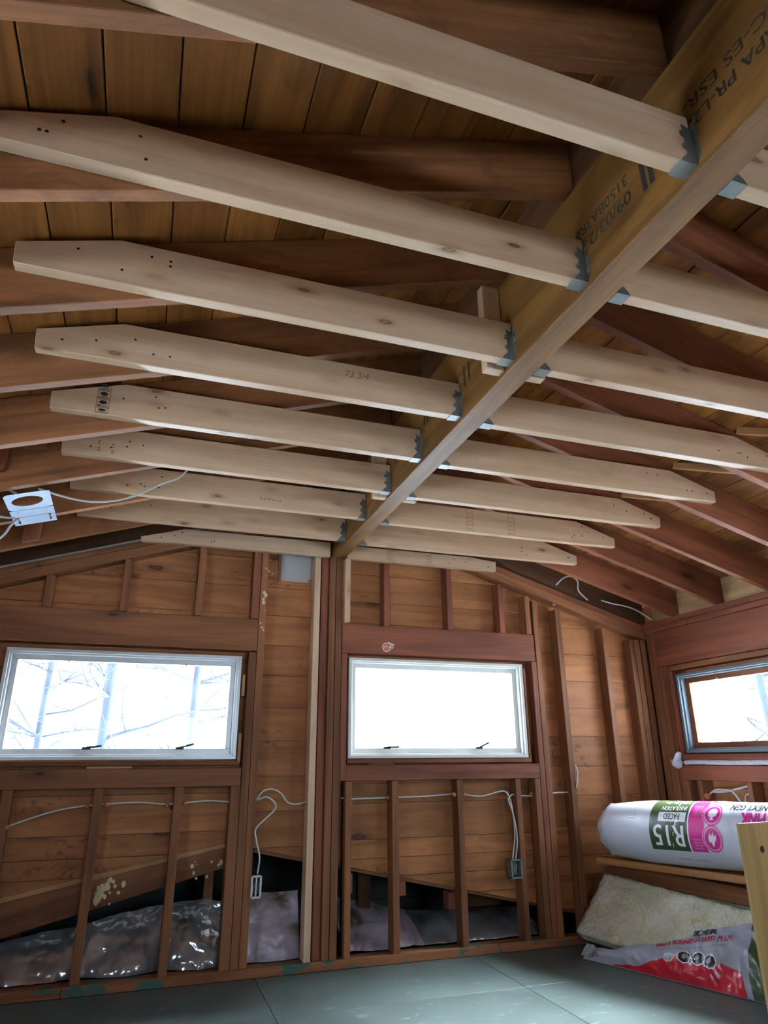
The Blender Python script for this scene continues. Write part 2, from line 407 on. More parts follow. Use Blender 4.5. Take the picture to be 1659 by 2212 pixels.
def sheath(x0, x1, joints, holes=(), extra=None):
    for i in range(len(joints)-1):
        z0, z1 = joints[i]+.0012, joints[i+1]-.0012
        rects = [(x0, x1, z0, z1)]
        for hx0, hx1, hz0, hz1 in holes:
            nr = []
            for a, b, c, d in rects:
                if b <= hx0 or a >= hx1 or d <= hz0 or c >= hz1: nr.append((a, b, c, d)); continue
                if c < hz0: nr.append((a, b, c, hz0))
                if d > hz1: nr.append((a, b, hz1, d))
                cc, dd = max(c, hz0), min(d, hz1)
                if a < hx0: nr.append((a, hx0, cc, dd))
                if b > hx1: nr.append((hx1, b, cc, dd))
            rects = nr
        off = random.uniform(-.002, .002)
        for a, b, c, d in rects:
            p = [(a, c), (b, c), (b, d), (a, d)]
            p = clip(p, mR, 1, 2.72); p = clip(p, -mL, 1, 2.72)
            if x1 <= -.42: p = clip(p, .19, -1, -(.619+.19*.571)) if p else p
            else: p = clip(p, -.213, -1, -(.60-.213*.5)) if p else p
            if len(p) > 2 and area(p) > .0006:
                cx, cz = sum(q[0] for q in p)/len(p), sum(q[1] for q in p)/len(p)
                prism('sheathing_board', [(u-cx, v-cz) for u, v in p], .019, (cx, .0995+off, cz), (1, 0, 0), (0, 0, 1), 'sheath', WB)
rowA = [.0, .19, .40, .497, .585, .767, .95, 1.14, 1.322, 1.508, 1.687, 1.868, 2.041, 2.22, 2.40, 2.58, 2.76]
rowL = [.0, .19, .39, .485, .573, .679, .868, 1.0, 1.14, 1.322, 1.508, 1.687, 1.868, 2.041, 2.22, 2.40, 2.58, 2.76]
rowC = [.0, .19, .30, .408, .505, .604, .795, .904, 1.0, 1.14, 1.322, 1.508, 1.69, 1.85, 1.99, 2.17, 2.35, 2.53, 2.72]
rowR = [.0, .17, .35, .46, .63, .81, .987, 1.176, 1.357, 1.535, 1.718, 1.899, 2.08, 2.26, 2.44]
sheath(-2.37, -.475, rowL, [WIN[0]])
sheath(-.472, .022, rowA, [(-.348, -.120, 2.088, 2.275)])
sheath(.025, 1.355, rowC, [WIN[1]])
sheath(1.358, 2.37, rowR)
# white panel seen through a cut in the sheathing
prism('patch_panel', [(-.125, -.10), (.125, -.10), (.125, .10), (-.125, .10)], .01, (-.235, .121, 2.182), (1, 0, 0), (0, 0, 1), 'patch', WB)['label'] = 'white painted panel showing through the cut opening'
bbox('splinter', -.17, -.122, .090, .109, 2.098, 2.108, 'sheath', WB, 'x', .002)
bbox('opening_edge', -.366, -.348, .085, .111, 2.08, 2.30, 'stud', WB, 'z'); bbox('opening_edge', -.366, -.12, .086, .111, 2.066, 2.086, 'sheath', WB, 'x')
D = .089
def stud(x0, x1, z0, z1, mat='stud', y0=0.0, y1=D, name='stud'):
    return bbox(name, x0, x1, y0, y1, z0, z1, mat, WB, 'z')
# floor plate in two lengths
bbox('floor_plate', -2.37, -1.30, 0, D, .0, .045, 'plate', WB); bbox('floor_plate', -1.298, 2.29, 0, D, .0, .045, 'plate', WB)
for x0, x1 in ((-1.69, -1.645), (-1.268, -1.225), (-.872, -.828)): stud(x0, x1, .045, .905, name='cripple_stud')
for x0, x1 in ((-2.12, -2.08),): stud(x0, x1, .045, .905, name='cripple_stud')
stud(-.580, -.528, .045, .905, name='jack_stud'); stud(-.526, -.484, .045, 1.63, name='jack_stud'); stud(-.482, -.441, .045, 2.36, 'stud', name='king_stud')
stud(-.103, -.057, .045, 2.245, 'studred', .02); stud(-.055, -.015, .045, 2.246, 'stud'); stud(-.012, .028, .045, 2.246, 'stud', name='king_stud')
stud(.030, .066, .92, 1.645, 'studred', name='jack_stud')
stud(.066, .103, .045, .918, name='cripple_stud'); stud(.347, .387, .045, .918, name='cripple_stud'); stud(.763, .801, .045, .918, name='cripple_stud'); stud(1.162, 1.196, .045, .918, name='cripple_stud')
stud(1.298, 1.337, .045, .918, name='cripple_stud'); stud(1.340, 1.378, .045, 1.645, 'studred', name='jack_stud'); stud(1.381, 1.420, .045, 2.06, name='king_stud'); stud(1.322, 1.362, 1.826, 2.09, 'stud', name='cripple_stud')
stud(1.558, 1.598, .045, 2.01); stud(1.925, 1.965, .045, 1.90)
for x0, x1 in ((2.15, 2.19), (2.194, 2.234), (2.245, 2.285)): stud(x0, x1, .045, 1.83)
# headers, sills, frames of the openings
bbox('header', -2.06, -.484, 0, D, 1.635, 1.822, 'stud', WB); bbox('header', .032, 1.372, 0, D, 1.646, 1.824, 'studred', WB)
bbox('rough_sill', -2.06, -.53, 0, D, .905, .998, 'stud', WB); bbox('rough_sill', .066, 1.338, 0, D, .920, 1.006, 'studred', WB)
bbox('sill_strip', -1.86, -.545, .004, .085, 1.012, 1.034, 'stud', WB); bbox('sill_strip', .074, 1.29, .004, .085, 1.015, 1.040, 'studred', WB)
bbox('shim', -1.32, -1.10, .0, .03, .999, 1.011, 'pale_stick', WB); bbox('shim', .20, .36, .0, .03, 1.007, 1.014, 'stud', WB)
for z0, z1 in ((1.02, 1.18), (1.38, 1.50)): bbox('shim', -.556, -.538, .01, .07, z0, z1, 'pale_stick', WB, 'z')
bbox('shim', 1.275, 1.29, .005, .07, 1.03, 1.60, 'stud', WB, 'z')
# short studs above the headers, up to the sloping gable plate
for x0, x1 in ((-2.06, -2.02), (-1.655, -1.614), (-1.262, -1.222), (-.854, -.813), (.305, .343), (.742, .781), (1.124, 1.164)):
    stud(x0, x1, 1.824, 2.525-.315*max(abs(x0), abs(x1)), 'stud' if x0 < 0 else 'studred', name='gable_stud')
stud(-.53, -.484, 1.824, 2.36, 'studred', name='gable_stud')
# sloping gable plates and the rafters on them
for s in (-1, 1):
    m = mL if s < 0 else mR+.012
    for (y0, y1, d0, d1, mat, nm) in ((0, D, -.045, -.105, 'stud', 'gable_plate'), (0, D, -.003, -.043, 'rafterr' if s > 0 else 'rafter', 'gable_plate'), (.045, .085, .0, .18, 'ridge', 'gable_rafter')):
        a = Vector((s*.05, (y0+y1)/2, 2.63-m*.05+(d0+d1)/2)); b = Vector((s*2.32, (y0+y1)/2, 2.63-m*2.32+(d0+d1)/2))
        beam(nm, a, b, y1-y0, abs(d1-d0)*math.cos(math.atan(m)), mat, WB)
beam('gable_trim_strip', (-.6, -.006, 2.63-mL*.6-.006), (-2.3, -.006, 2.63-mL*2.3-.006), .010, .010, 'pgrey', WB)

# ------------------------------------------------------------------ right wall
bm = bmesh.new()
W3 = (-1.45, -.255, 1.085, 1.545); W4 = (-3.19, -2.01, 1.085, 1.545)
def side_skin(x0, x1, wins):
    bm = bmesh.new(); ys = sorted([YB-.1, .13]+[v for w in wins for v in w[:2]])
    for i in range(len(ys)-1):
        w = next((w for w in wins if abs(w[0]-ys[i]) < 1e-6), None)
        for z0, z1 in (((-.06, w[2]), (w[3], 2.12)) if w else ((-.06, 2.12),)): box_bm(bm, x0, x1, ys[i], ys[i+1], z0, z1)
    return bm
WR = tag(mesh_obj('wall_right', side_skin(2.400, 2.415, [W3, W4]), 'skin'), kind='structure')
def side_boards(par, xc, wins):
    js = [0, .17, .35, .53, .71, .862, 1.0, 1.085, 1.20, 1.39, 1.545, 1.645, 1.79, 1.98, 2.1]
    for i in range(len(js)-1):
        cuts = [YB-.08, -4.2]+[v for w in wins for v in w[:2]]+[.085]
        cuts = sorted(set(cuts))
        for j in range(len(cuts)-1):
            c = (cuts[j]+cuts[j+1])/2; zc = (js[i]+js[i+1])/2
            if any(w[0] < c < w[1] and w[2]-.001 < zc < w[3]+.001 for w in wins): continue
            bbox('sheathing_board', xc-.0095, xc+.0095, cuts[j]+.001, cuts[j+1]-.001, js[i]+.001, js[i+1]-.001, 'sheath', par, 'y', .0015)
side_boards(WR, 2.3875, [W3, W4])
def rstud(y0, y1, z0, z1, mat='stud', name='stud', par=None, x0=XW, x1=XW+D): return bbox(name, x0, x1, y0, y1, z0, z1, mat, par or WR, 'z')
bbox('top_plate', XW, XW+D, YB, .0, 1.910, 1.946, 'studred', WR, 'y'); bbox('top_plate', XW, XW+D, YB, -.42, 1.872, 1.908, 'studred', WR, 'y'); bbox('top_plate', XW, XW+D, -.418, .0, 1.872, 1.908, 'studred', WR, 'y')
bbox('floor_plate', XW, XW+D, YB, .0, 0, .04, 'plate', WR, 'y')
bbox('header', XW, XW+D, -3.3, -.09, 1.630, 1.868, 'studred', WR, 'y')
for y0, y1 in ((-.05, -.012), (-.092, -.054)): rstud(y0, y1, .04, 1.87)
rstud(-.134, -.096, .04, 1.628, name='jack_stud'); rstud(-.176, -.138, .04, 1.628, 'studred', name='jack_stud')
bbox('rough_sill', XW-.004, XW+D, -3.3, -.178, .903, .990, 'studred', WR, 'y')
for y0, y1 in ((-.215, -.18), (-.335, -.297), (-.725, -.690), (-1.13, -1.09), (-1.54, -1.50), (-1.95, -1.91), (-2.36, -2.32), (-2.77, -2.73), (-3.18, -3.14)): rstud(y0, y1, .04, .901, name='cripple_stud')
for y0, y1 in ((-1.54, -1.50), (-1.95, -1.91)): rstud(y0, y1, .992, 1.628, name='jack_stud')
y = -3.5
while y > YB: rstud(y, y+.038, .04, 1.87); y -= S
bbox('casing', XW+.004, XW+D-.004, -1.50, -.18, 1.592, 1.626, 'stud', WR, 'y'); bbox('casing', XW+.004, XW+D-.004, -.214, -.18, 1.03, 1.59, 'studred', WR, 'z'); bbox('casing', XW+.002, XW+D-.004, -1.5, -.18, 1.022, 1.058, 'studred', WR, 'y')

# ------------------------------------------------------------------ left wall and rear wall (behind the camera)
W8 = (-3.19, -2.01, 1.00, 1.645)
WL = tag(mesh_obj('wall_left', side_skin(-2.415, -2.400, [W8]), 'skin'), kind='structure')
side_boards(WL, -2.3875, [W8])
bbox('top_plate', -XW-D, -XW, YB, 0, 1.83, 1.902, 'stud', WL, 'y'); bbox('floor_plate', -XW-D, -XW, YB, 0, 0, .04, 'plate', WL, 'y'); bbox('rough_sill', -XW-D, -XW, -5.34, -.1, .81, .898, 'stud', WL, 'y'); bbox('header', -XW-D, -XW, -5.34, -.1, 1.682, 1.828, 'stud', WL, 'y')
y = -.05
while y > YB:
    if any(w[0]-.03 < y+.02 < w[1]+.03 for w in (W8,)): rstud(y, y+.038, .04, .81, par=WL, x0=-XW-D, x1=-XW, name='cripple_stud')
    else: rstud(y, y+.038, .04, 1.83, par=WL, x0=-XW-D, x1=-XW)
    y -= S
bm = bmesh.new(); RO = (-.7, .9, 1.05, 1.66)
for x0, x1, z0, z1 in ((-2.415, RO[0], -.06, 2.1), (RO[1], 2.415, -.06, 2.1), (RO[0], RO[1], -.06, RO[2]), (RO[0], RO[1], RO[3], 2.1), (-2.415, 2.415, 2.1, 2.12)): box_bm(bm, x0, x1, YB-.09, YB, z0, z1)
vs = [bm.verts.new((x, YB-.09, z)) for x, z in ((-2.415, 2.12), (2.415, 2.12), (0, 2.9))]; f = bm.faces.new(vs); e = bmesh.ops.extrude_face_region(bm, geom=[f]); bmesh.ops.translate(bm, vec=(0, .09, 0), verts=[v for v in e['geom'] if isinstance(v, bmesh.types.BMVert)]); bmesh.ops.recalc_face_normals(bm, faces=bm.faces)
WF = tag(mesh_obj('wall_front', bm, 'sheath'), kind='structure')

# ------------------------------------------------------------------ windows
def window(name, o, ux, nin, w, h, fr, sash, depth=.085, fw_=.032, sw=.03, latches=()):
    """o lower left of outer frame on the room face; ux along the wall; nin points into the room"""
    ux, nin = Vector(ux), Vector(nin); W = frame_mat(o, ux, (0, 0, 1))
    sgn = 1 if (Vector((0, 0, 1)).cross(ux)).dot(nin) < 0 else -1      # local +y goes outwards when sgn=1
    root = tag(empty(name, o), kind='structure')
    def ring(nm, x0, x1, z0, z1, t, y0, y1, mat):
        bm = bmesh.new(); a, b = sorted((sgn*y0, sgn*y1))
        for r in ((x0, x1, z0, z0+t), (x0, x1, z1-t, z1), (x0, x0+t, z0+t, z1-t), (x1-t, x1, z0+t, z1-t)): box_bm(bm, r[0], r[1], a, b, r[2], r[3], .0015)
        return mesh_obj(nm, bm, mat, root, W)
    ring('frame', 0, w, 0, h, .018, -.004, depth, fr)
    ring('frame_lip', .016, w-.016, .016, h-.016, .012, .012, depth, fr)
    ring('sash', .026, w-.026, .026, h-.026, sw, .045, depth-.005, sash)
    bm = bmesh.new(); a, b = sorted((sgn*.062, sgn*.066)); box_bm(bm, .03, w-.03, a, b, .03, h-.03); mesh_obj('pane', bm, 'glass', root, W)
    for lx, ang in latches:
        bm = bmesh.new(); a, b = sorted((sgn*.020, sgn*.044)); box_bm(bm, lx-.022, lx+.022, a, b, .052, .064, .002)
        bm2 = bmesh.new(); box_bm(bm2, 0, .075, a, a+.006, -.004, .006, .001); bmesh.ops.rotate(bm2, verts=bm2.verts, cent=(0, 0, 0), matrix=Matrix.Rotation(-ang, 3, 'Y')); bmesh.ops.translate(bm2, verts=bm2.verts, vec=(lx, 0, .060))
        me = bpy.data.meshes.new('t'); bm2.to_mesh(me); bm.from_mesh(me); bm2.free(); bpy.data.meshes.remove(me)
        mesh_obj('latch', bm, 'latch', root, W)
    for fx in (.25, .75):
        bm = bmesh.new(); a, b = sorted((sgn*.035, sgn*.046)); box_bm(bm, w*fx-.007, w*fx+.007, a, b, h-.062, h-.05, .003); mesh_obj('clip', bm, fr, root, W)
    return root
window('window_1', (-1.785, .0, 1.042), (1, 0, 0), (0, -1, 0), 1.22, .560, 'alu', 'alu', latches=((.45, .12), (.92, .25)))
window('window_2', (.078, .0, 1.043), (1, 0, 0), (0, -1, 0), 1.187, .579, 'white', 'white', latches=((.25, .03), (.86, .40)))
window('window_3', (XW+.01, -.238, 1.066), (0, -1, 0), (-1, 0, 0), 1.23, .498, 'bluegrey', 'sash', sw=.036)
window('window_4', (XW+.01, -1.99, 1.066), (0, -1, 0), (-1, 0, 0), 1.22, .498, 'bluegrey', 'sash', sw=.036)
window('window_5', (-XW-.01, -3.21, .98), (0, 1, 0), (1, 0, 0), 1.22, .685, 'alu', 'alu')

window('window_6', (RO[0]-.01, YB+.0, RO[2]-.01), (1, 0, 0), (0, 1, 0), RO[1]-RO[0]+.02, RO[3]-RO[2]+.02, 'white', 'white')

# ------------------------------------------------------------------ roof (ceiling): skin, boards
bm = bmesh.new()
for s in (-1, 1):
    m = mL if s < 0 else mR
    vs = [bm.verts.new((x, y, z)) for x, y, z in ((0, YB-.4, 2.846), (0, .5, 2.846), (s*2.85, .5, 2.846-m*2.85), (s*2.85, YB-.4, 2.846-m*2.85))]
    f = bm.faces.new(vs); e = bmesh.ops.extrude_face_region(bm, geom=[f]); bmesh.ops.translate(bm, vec=(0, 0, .03), verts=[v for v in e['geom'] if isinstance(v, bmesh.types.BMVert)])
bmesh.ops.recalc_face_normals(bm, faces=bm.faces)
CE = tag(mesh_obj('ceiling', bm, 'dark'), kind='structure')
for s in (-1, 1):
    m = mL if s < 0 else mR; u = Vector((s, 0, -m)).normalized(); nv = Vector((s*m, 0, 1)).normalized()
    off = .082 if s < 0 else .137
    e = [.0]+[off+.151*k for k in range(16)]; e = [v for v in e if v < 2.37]+[2.40]
    for i in range(len(e)-1):
        if e[i+1]-e[i] < .02: continue
        sp_ = random.choice((-1.9, -2.7, -3.4, -4.3)); j = random.uniform(-.0025, .0025); g = random.uniform(.0015, .004)
        xm = (e[i]+e[i+1])/2; wd_ = (e[i+1]-e[i]-g)*math.sqrt(1+m*m); c = Vector((s*xm, 0, rtop(s*xm)))+nv*(.0105+j)
        for y0, y1 in ((YB-.3, sp_), (sp_+.002, .42)):
            beam('roof_board', c+Vector((0, y0, 0)), c+Vector((0, y1, 0)), wd_, .019, 'roof', CE, nv, .0025)
# pale blocking behind the right wall's top plate between rafters
for k in range(2, 9):
    y0 = JY[k]+.04+.038+.01; y1 = JY[k+1]+.03 if k < 8 else -.02
    prism('rafter_blocking', [(-(y1-y0)/2, 0), ((y1-y0)/2, 0), ((y1-y0)/2, .175), (-(y1-y0)/2, .175)], .02, (2.372, (y0+y1)/2, 1.948), (0, 1, 0), (0, 0, 1), 'blocking', CE)
# thin pale bridging sticks under the right slope
for y0 in (JY[3]+.08, JY[4]+.08, JY[5]+.08):
    beam('bridging_stick', (1.74, y0+.0, rtop(1.74)-.03), (1.31, y0+.32, rtop(1.31)-.03), .018, .034, 'pale_stick', CE)

# ------------------------------------------------------------------ rafters and ridge board
ORD = {0: 'zeroth', 1: 'nearest', 2: 'second', 3: 'third', 4: 'fourth', 5: 'fifth', 6: 'sixth', 7: 'seventh', 8: 'eighth'}
rg = bbox('ridge_board', -.02, .02, YB, .04, 2.602, 2.80, 'ridge', None, 'y')
tag(rg, 'dark old ridge board running above the stamped carrying beam', 'ridge board', kind='thing')
def nth(k): return 'nearest' if k == 1 else ORD[k]
for s in (-1, 1):
    m = mL if s < 0 else mR
    for k in range(0, 9):
        y = JY[k]+.039+.019
        pts = [(s*.021, rbot(s*.021)), (s*2.30, rbot(s*2.30)), (s*2.55, rbot(s*2.55)+.04), (s*2.55, rtop(s*2.55)), (s*.021, rtop(s*.021))]
        ux = Vector((s, 0, -m)).normalized(); o = Vector((s*1.2, y, rbot(s*1.2)+.095)); uz = Vector((s*m, 0, 1)).normalized()
        poly = [((Vector((x, y, z))-o).dot(ux), (Vector((x, y, z))-o).dot(uz)) for x, z in pts]
        o_ = prism('rafter', poly, .038, o, ux, uz, 'rafter' if s < 0 else 'rafterr', None, .002)
        side = 'left' if s < 0 else 'right'
        if k < 1: lab = f'dark old rafter on the {side} roof slope, nearer the viewer than all joists'
        elif k == 8: lab = f'dark old rafter on the {side} roof slope, closest to the gable wall'
        else: lab = f'dark old rafter on the {side} roof slope, behind the {nth(k)} pale joist from the viewer'
        tag(o_, lab, 'rafter', 'old rafters of the roof', 'thing')
# old blocks nailed to the left rafters
for (k, x0, x1, z0, z1, lab) in ((8, -1.745, -1.675, 2.09, 2.30, 'short pinkish block nailed under the roof below the metal light pan'), (6, -1.80, -1.70, 2.28, 2.40, ''), (5, -1.625, -1.555, 2.28, 2.36, '')):
    pass
def block(lab, k, x0, x1, z0, z1):
    y = JY[k]+.039; h = z1-z0
    o = prism('nailing_block', [(-h/2, -(x1-x0)/2), (h/2-.03, -(x1-x0)/2), (h/2, (x1-x0)/2), (-h/2+.02, (x1-x0)/2)], .03, ((x0+x1)/2, y-.016, (z0+z1)/2), (0, 0, 1), (1, 0, 0), 'rafterr')
    tag(o, lab, 'block', 'old blocks on the left rafters')
block('short pinkish block nailed to the rafter just below the metal light pan', 8, -1.75, -1.675, 2.09, 2.26)
block('wide brown block on the sixth left rafter, at the edge of the photo', 6, -1.84, -1.715, 2.135, 2.30)
block('small pinkish block on the sixth left rafter, beside the wide brown block', 6, -1.66, -1.575, 2.26, 2.32)

# ------------------------------------------------------------------ carrying beam (laminated veneer lumber) with lettering
bm = bmesh.new(); box_bm(bm, -3.2, 3.2, -.0445, .0445, -.176, .176, .002)
for f in bm.faces:
    if abs(f.normal.z) > .7: f.material_index = 1
LV = mesh_obj('carrying_beam', bm, ['lvl', 'lvlb'], None, frame_mat((0, -3.13, 2.422), (0, 1, 0), (0, 0, 1)))
tag(LV, 'long brown laminated beam with black stamped lettering under the ridge', 'beam', kind='thing')
def lvltext(s, y0, y1, zc, h, e=.0014):
    bm = bold(text_bm(s, y1-y0, h), e)
    flat('lettering', bm, (-.0445, y0, zc+h/2), (0, 1, 0), (0, 0, -1), 'ink', LV)
lvltext('APA PR-L20', -3.405, -3.155, 2.376, .033); lvltext('ICC-ES ESR-1', -3.44, -3.135, 2.429, .033)
lvltext('09/03/2', -2.96, -2.785, 2.376, .036); lvltext('3150BA3R6', -2.955, -2.73, 2.431, .033)
lvltext('APA PR-L20', -1.56, -1.31, 2.376, .033)
for (y0, z0, z1) in ((-3.040, 2.34, 2.43), (-3.015, 2.34, 2.43), (-1.99, 2.37, 2.46), (-2.03, 2.38, 2.455), (-1.925, 2.385, 2.43), (-1.62, 2.40, 2.45), (-1.585, 2.40, 2.45), (-1.21, 2.38, 2.45)):
    flat('stamp_bar', poly_bm([(0, 0), (.016, 0), (.013, z1-z0), (-.003, z1-z0)]), (-.0445, y0, z1), (0, 1, 0), (0, 0, -1), 'ink', LV)
# pale hanger cleats on both sides of the beam
def cleat(y, x0, x1, zb, lab):
    o = bbox('hanging_cleat', x0, x1, y-.019, y+.019, zb, 2.592, 'spruce', None, 'z'); tag(o, lab, 'cleat', 'pale cleats hanging beside the beam')
cleat(-2.266, -.112, -.0455, 2.258, 'pale upright cleat behind the third left joist, its top clear of the joist')
cleat(-2.266, .0455, .112, 2.258, 'pale cleat on the right beam face by the third joists, only its end showing')
cleat(-1.056, -.115, -.0455, 2.250, 'pale upright cleat behind the sixth left joist')
cleat(-1.056, .0455, .115, 2.250, 'pale cleat on the right face of the beam by the sixth joists')

# ------------------------------------------------------------------ new ceiling joists with hangers
def hanger(parent, s, y, zb):
    """galvanised face-mount hanger; s=-1 left of the beam, +1 right"""
    xb = s*.0447; T = .0014; bm = bmesh.new()
    def plate(poly, fn, n):
        vs = [bm.verts.new(fn(*p)) for p in poly]; f = bm.faces.new(vs)
        e = bmesh.ops.extrude_face_region(bm, geom=[f]); bmesh.ops.translate(bm, vec=n, verts=[v for v in e['geom'] if isinstance(v, bmesh.types.BMVert)])
    box_bm(bm, min(xb, xb+s*.046), max(xb, xb+s*.046), y-T-.001, y+.038+T+.001, zb-.0022, zb-.0004)
    side = [(.001, 0), (.044, 0), (.040, .010), (.024, .026), (.024, .036), (.033, .040), (.033, .050), (.024, .052), (.024, .073), (.034, .077), (.034, .090), (.024, .092), (.026, .112), (.014, .106), (.001, .104)]
    for yy in (y-.001-T, y+.038+.001): plate(side, lambda u, v: (xb+s*u, yy, zb+v-.001), (0, T, 0))
    fl_ = [(0, .004), (.014, .020), (.020, .034), (.012, .042), (.012, .062), (.020, .068), (.012, .080), (.014, .096), (.010, .104), (.020, .126), (.004, .112), (0, .104)]
    for d, yy in ((-1, y-.001), (1, y+.039)): plate(fl_, lambda u, v: (xb+s*.0005, yy+d*u, zb+v), (s*T, 0, 0))
    bmesh.ops.recalc_face_normals(bm, faces=bm.faces)
    hg = mesh_obj('joist_hanger', bm, 'galv', parent, Matrix.Identity(4)); hg['label'] = 'galvanised steel hanger'
    for ax, (px, py, pz) in (('X', (xb+s*.031, y-.006, zb+.045)), ('X', (xb+s*.031, y-.006, zb+.083)), ('Y', (xb+s*.003, y-.010, zb+.03)), ('Y', (xb+s*.003, y-.010, zb+.09))):
        if 'nail'+ax not in _beam:
            bm = bmesh.new(); q_ = bmesh.ops.create_cone(bm, cap_ends=True, segments=8, radius1=.005, radius2=.0038, depth=.005); bmesh.ops.rotate(bm, verts=q_['verts'], cent=(0, 0, 0), matrix=Matrix.Rotation(R(90), 3, ax))
            me = bpy.data.meshes.new('nail'); bm.to_mesh(me); bm.free(); me.materials.append(M['galv']); _beam['nail'+ax] = me
        link(bpy.data.objects.new('nail', _beam['nail'+ax]), None, hg, Matrix.Translation((px, py, pz)))
def joist(s, k, y, zb, xe, h=.142, ch=(.25, .074), label='', hang=True, x0=.0465, holes=5):
    pts = [(s*x0, zb), (s*xe, zb), (s*(xe+.004), zb+h-ch[1]), (s*(xe-ch[0]), zb+h), (s*x0, zb+h)]
    if s < 0: pts = pts[::-1]
    xc = s*(x0+xe)/2
    o = prism('ceiling_joist', [(x-xc, z-zb-h/2) for x, z in pts], .038, (xc, y+.019, zb+h/2), (1, 0, 0), (0, 0, 1), 'spruce', None, .0022)
    tag(o, label, 'joist', 'new pale ceiling joists', 'thing')
    rnd = random.Random(k*7+s); bm = bmesh.new()
    for i in range(holes):
        u = xe-rnd.uniform(.05, .42); v = h*rnd.uniform(.2, .8)
        if v > h-ch[1]*max(0, 1-(xe-u)/ch[0])-.014: v = h*.3
        r = bmesh.ops.create_circle(bm, cap_ends=True, segments=8, radius=.0042); bmesh.ops.rotate(bm, verts=r['verts'], cent=(0, 0, 0), matrix=Matrix.Rotation(R(90), 3, 'X')); bmesh.ops.translate(bm, verts=r['verts'], vec=(s*u, y-.0006, zb+v))
    sc = mesh_obj('screw_heads', bm, 'nail', o, Matrix.Identity(4)); sc['kind'] = 'stuff'
    if hang: hanger(o, s, y, zb)
    return o
JL, JR = {}, {}
for k in range(1, 9):
    lab = f'pale new ceiling joist left of the beam, {"nearest the viewer" if k == 1 else ORD[k]+" from the viewer" if k < 8 else "last full one before the gable wall"}'
    JL[k] = joist(-1, k, JY[k], 2.2605, 1.516, label=lab)
    lab = f'pale new ceiling joist right of the beam, {"nearest the viewer, just entering the photo" if k == 1 else ORD[k]+" from the viewer" if k < 8 else "last full one before the gable wall"}'
    JR[k] = joist(1, k, JY[k], 2.248, 1.553, h=.140, ch=(.258, .083), label=lab)
J9L = joist(-1, 9, -.0395, 2.233, 1.19, h=.094, ch=(.24, .070), label='short pale two-by-four against the gable wall left of the beam end', hang=False, x0=.064)
J9R = joist(1, 9, -.0395, 2.233, 1.097, h=.086, ch=(.20, .018), label='short pale two-by-four against the gable wall right of the beam end', hang=False, x0=.046)
# stamps and pencil marks on joists
def joist_print(par, bm, x, y, z, mat='ink', ux=(1, 0, 0), uz=(0, 0, 1)): return flat('stamp', bm, (x, y, z), ux, uz, mat, par, .0008)
def stampbox(w, h, t=.0016):
    bm = bmesh.new()
    for x0, x1, y0, y1 in ((0, w, 0, t), (0, w, h-t, h), (0, t, t, h-t), (w-t, w, t, h-t)): bm.faces.new([bm.verts.new((x, y, 0)) for x, y in ((x0, y0), (x1, y0), (x1, y1), (x0, y1))])
    e = bm.faces.new([bm.verts.new((x, y, 0)) for x, y in disc_poly(w*.5, h*.60, w*.30, h*.24, 16)])
    for i in range(7):
        x = w*.12+i*w*.11; bm.faces.new([bm.verts.new((x+a, y, 0)) for a, y in ((0, h*.12), (w*.07, h*.12), (w*.07, h*.26), (0, h*.26))])
    return bm
for i, z in enumerate((2.362, 2.326, 2.290, 2.264)):
    joist_print(JL[5], stampbox(.046, .034 if i < 3 else .024), -1.362, JY[5], z)
joist_print(JL[4], text_bm('73 3/4', .09, .026, .15), -.507, JY[4], 2.348, 'pencil')
for x, z in ((-1.368, 2.285), (-1.312, 2.275)):
    joist_print(JL[6], text_bm('2L H', .05, .010), x, JY[6], z, 'ink', (0, 0, 1), (-1, 0, 0))
joist_print(JL[7], text_bm('SPFkd', .11, .014), -.62, JY[7], 2.3, 'pencil')
for par, y, xs_, zb, h in ((JR[7], JY[7], (.575, .842), 2.248, .14), (J9R, -.0395, (.335, .605), 2.233, .086)):
    for x in xs_:
        bm = bmesh.new()
        for a in (-.020, .018):
            bm.faces.new([bm.verts.new((a+u, v, 0)) for u, v in ((0, .002), (.0025, .002), (.0025, h-.002), (0, h-.002))])
        for i in range(5):
            v = .014+i*(h-.02)/5; bm.faces.new([bm.verts.new((u, v+w, 0)) for u, w in ((-.012, 0), (.010, 0), (.010, .0035), (-.012, .0035))])
        joist_print(par, bm, x, y, zb, 'pencil')

# ------------------------------------------------------------------ new pale stud and short strip by the post
o = bbox('pale_stud', -.152, -.1135, -.002, .087, .046, 2.2435, 'spruce', None, 'z'); tag(o, 'tall pale new stud standing left of the dark post between the windows', 'stud', kind='thing')
o = bbox('nailer_strip', .034, .070, -.040, -.0012, 1.829, 2.231, 'spruce', None, 'z'); tag(o, 'short pale strip hanging below the beam end, right of the dark post', 'strip', kind='thing')

# ------------------------------------------------------------------ lower attic beyond the gable wall
bm = bmesh.new()
for pts in ([(-2.4, .27), (-.5, .64), (-.5, .68), (-2.4, .31)], [(-.5, .64), (2.4, .03), (2.4, .07), (-.5, .68)]):
    vs = [bm.verts.new((x, .16, z)) for x, z in pts]; f = bm.faces.new(vs); e = bmesh.ops.extrude_face_region(bm, geom=[f]); bmesh.ops.translate(bm, vec=(0, .96, 0), verts=[v for v in e['geom'] if isinstance(v, bmesh.types.BMVert)])
box_bm(bm, -2.4, 2.4, 1.1, 1.13, -.06, .7); box_bm(bm, -2.4, 2.4, .10, 1.13, -.06, -.02); box_bm(bm, -2.42, -2.4, .10, 1.13, -.06, .4); box_bm(bm, 2.4, 2.42, .10, 1.13, -.06, .4)
bmesh.ops.recalc_face_normals(bm, faces=bm.faces)
LR = tag(mesh_obj('lower_roof', bm, 'dark'), kind='structure')
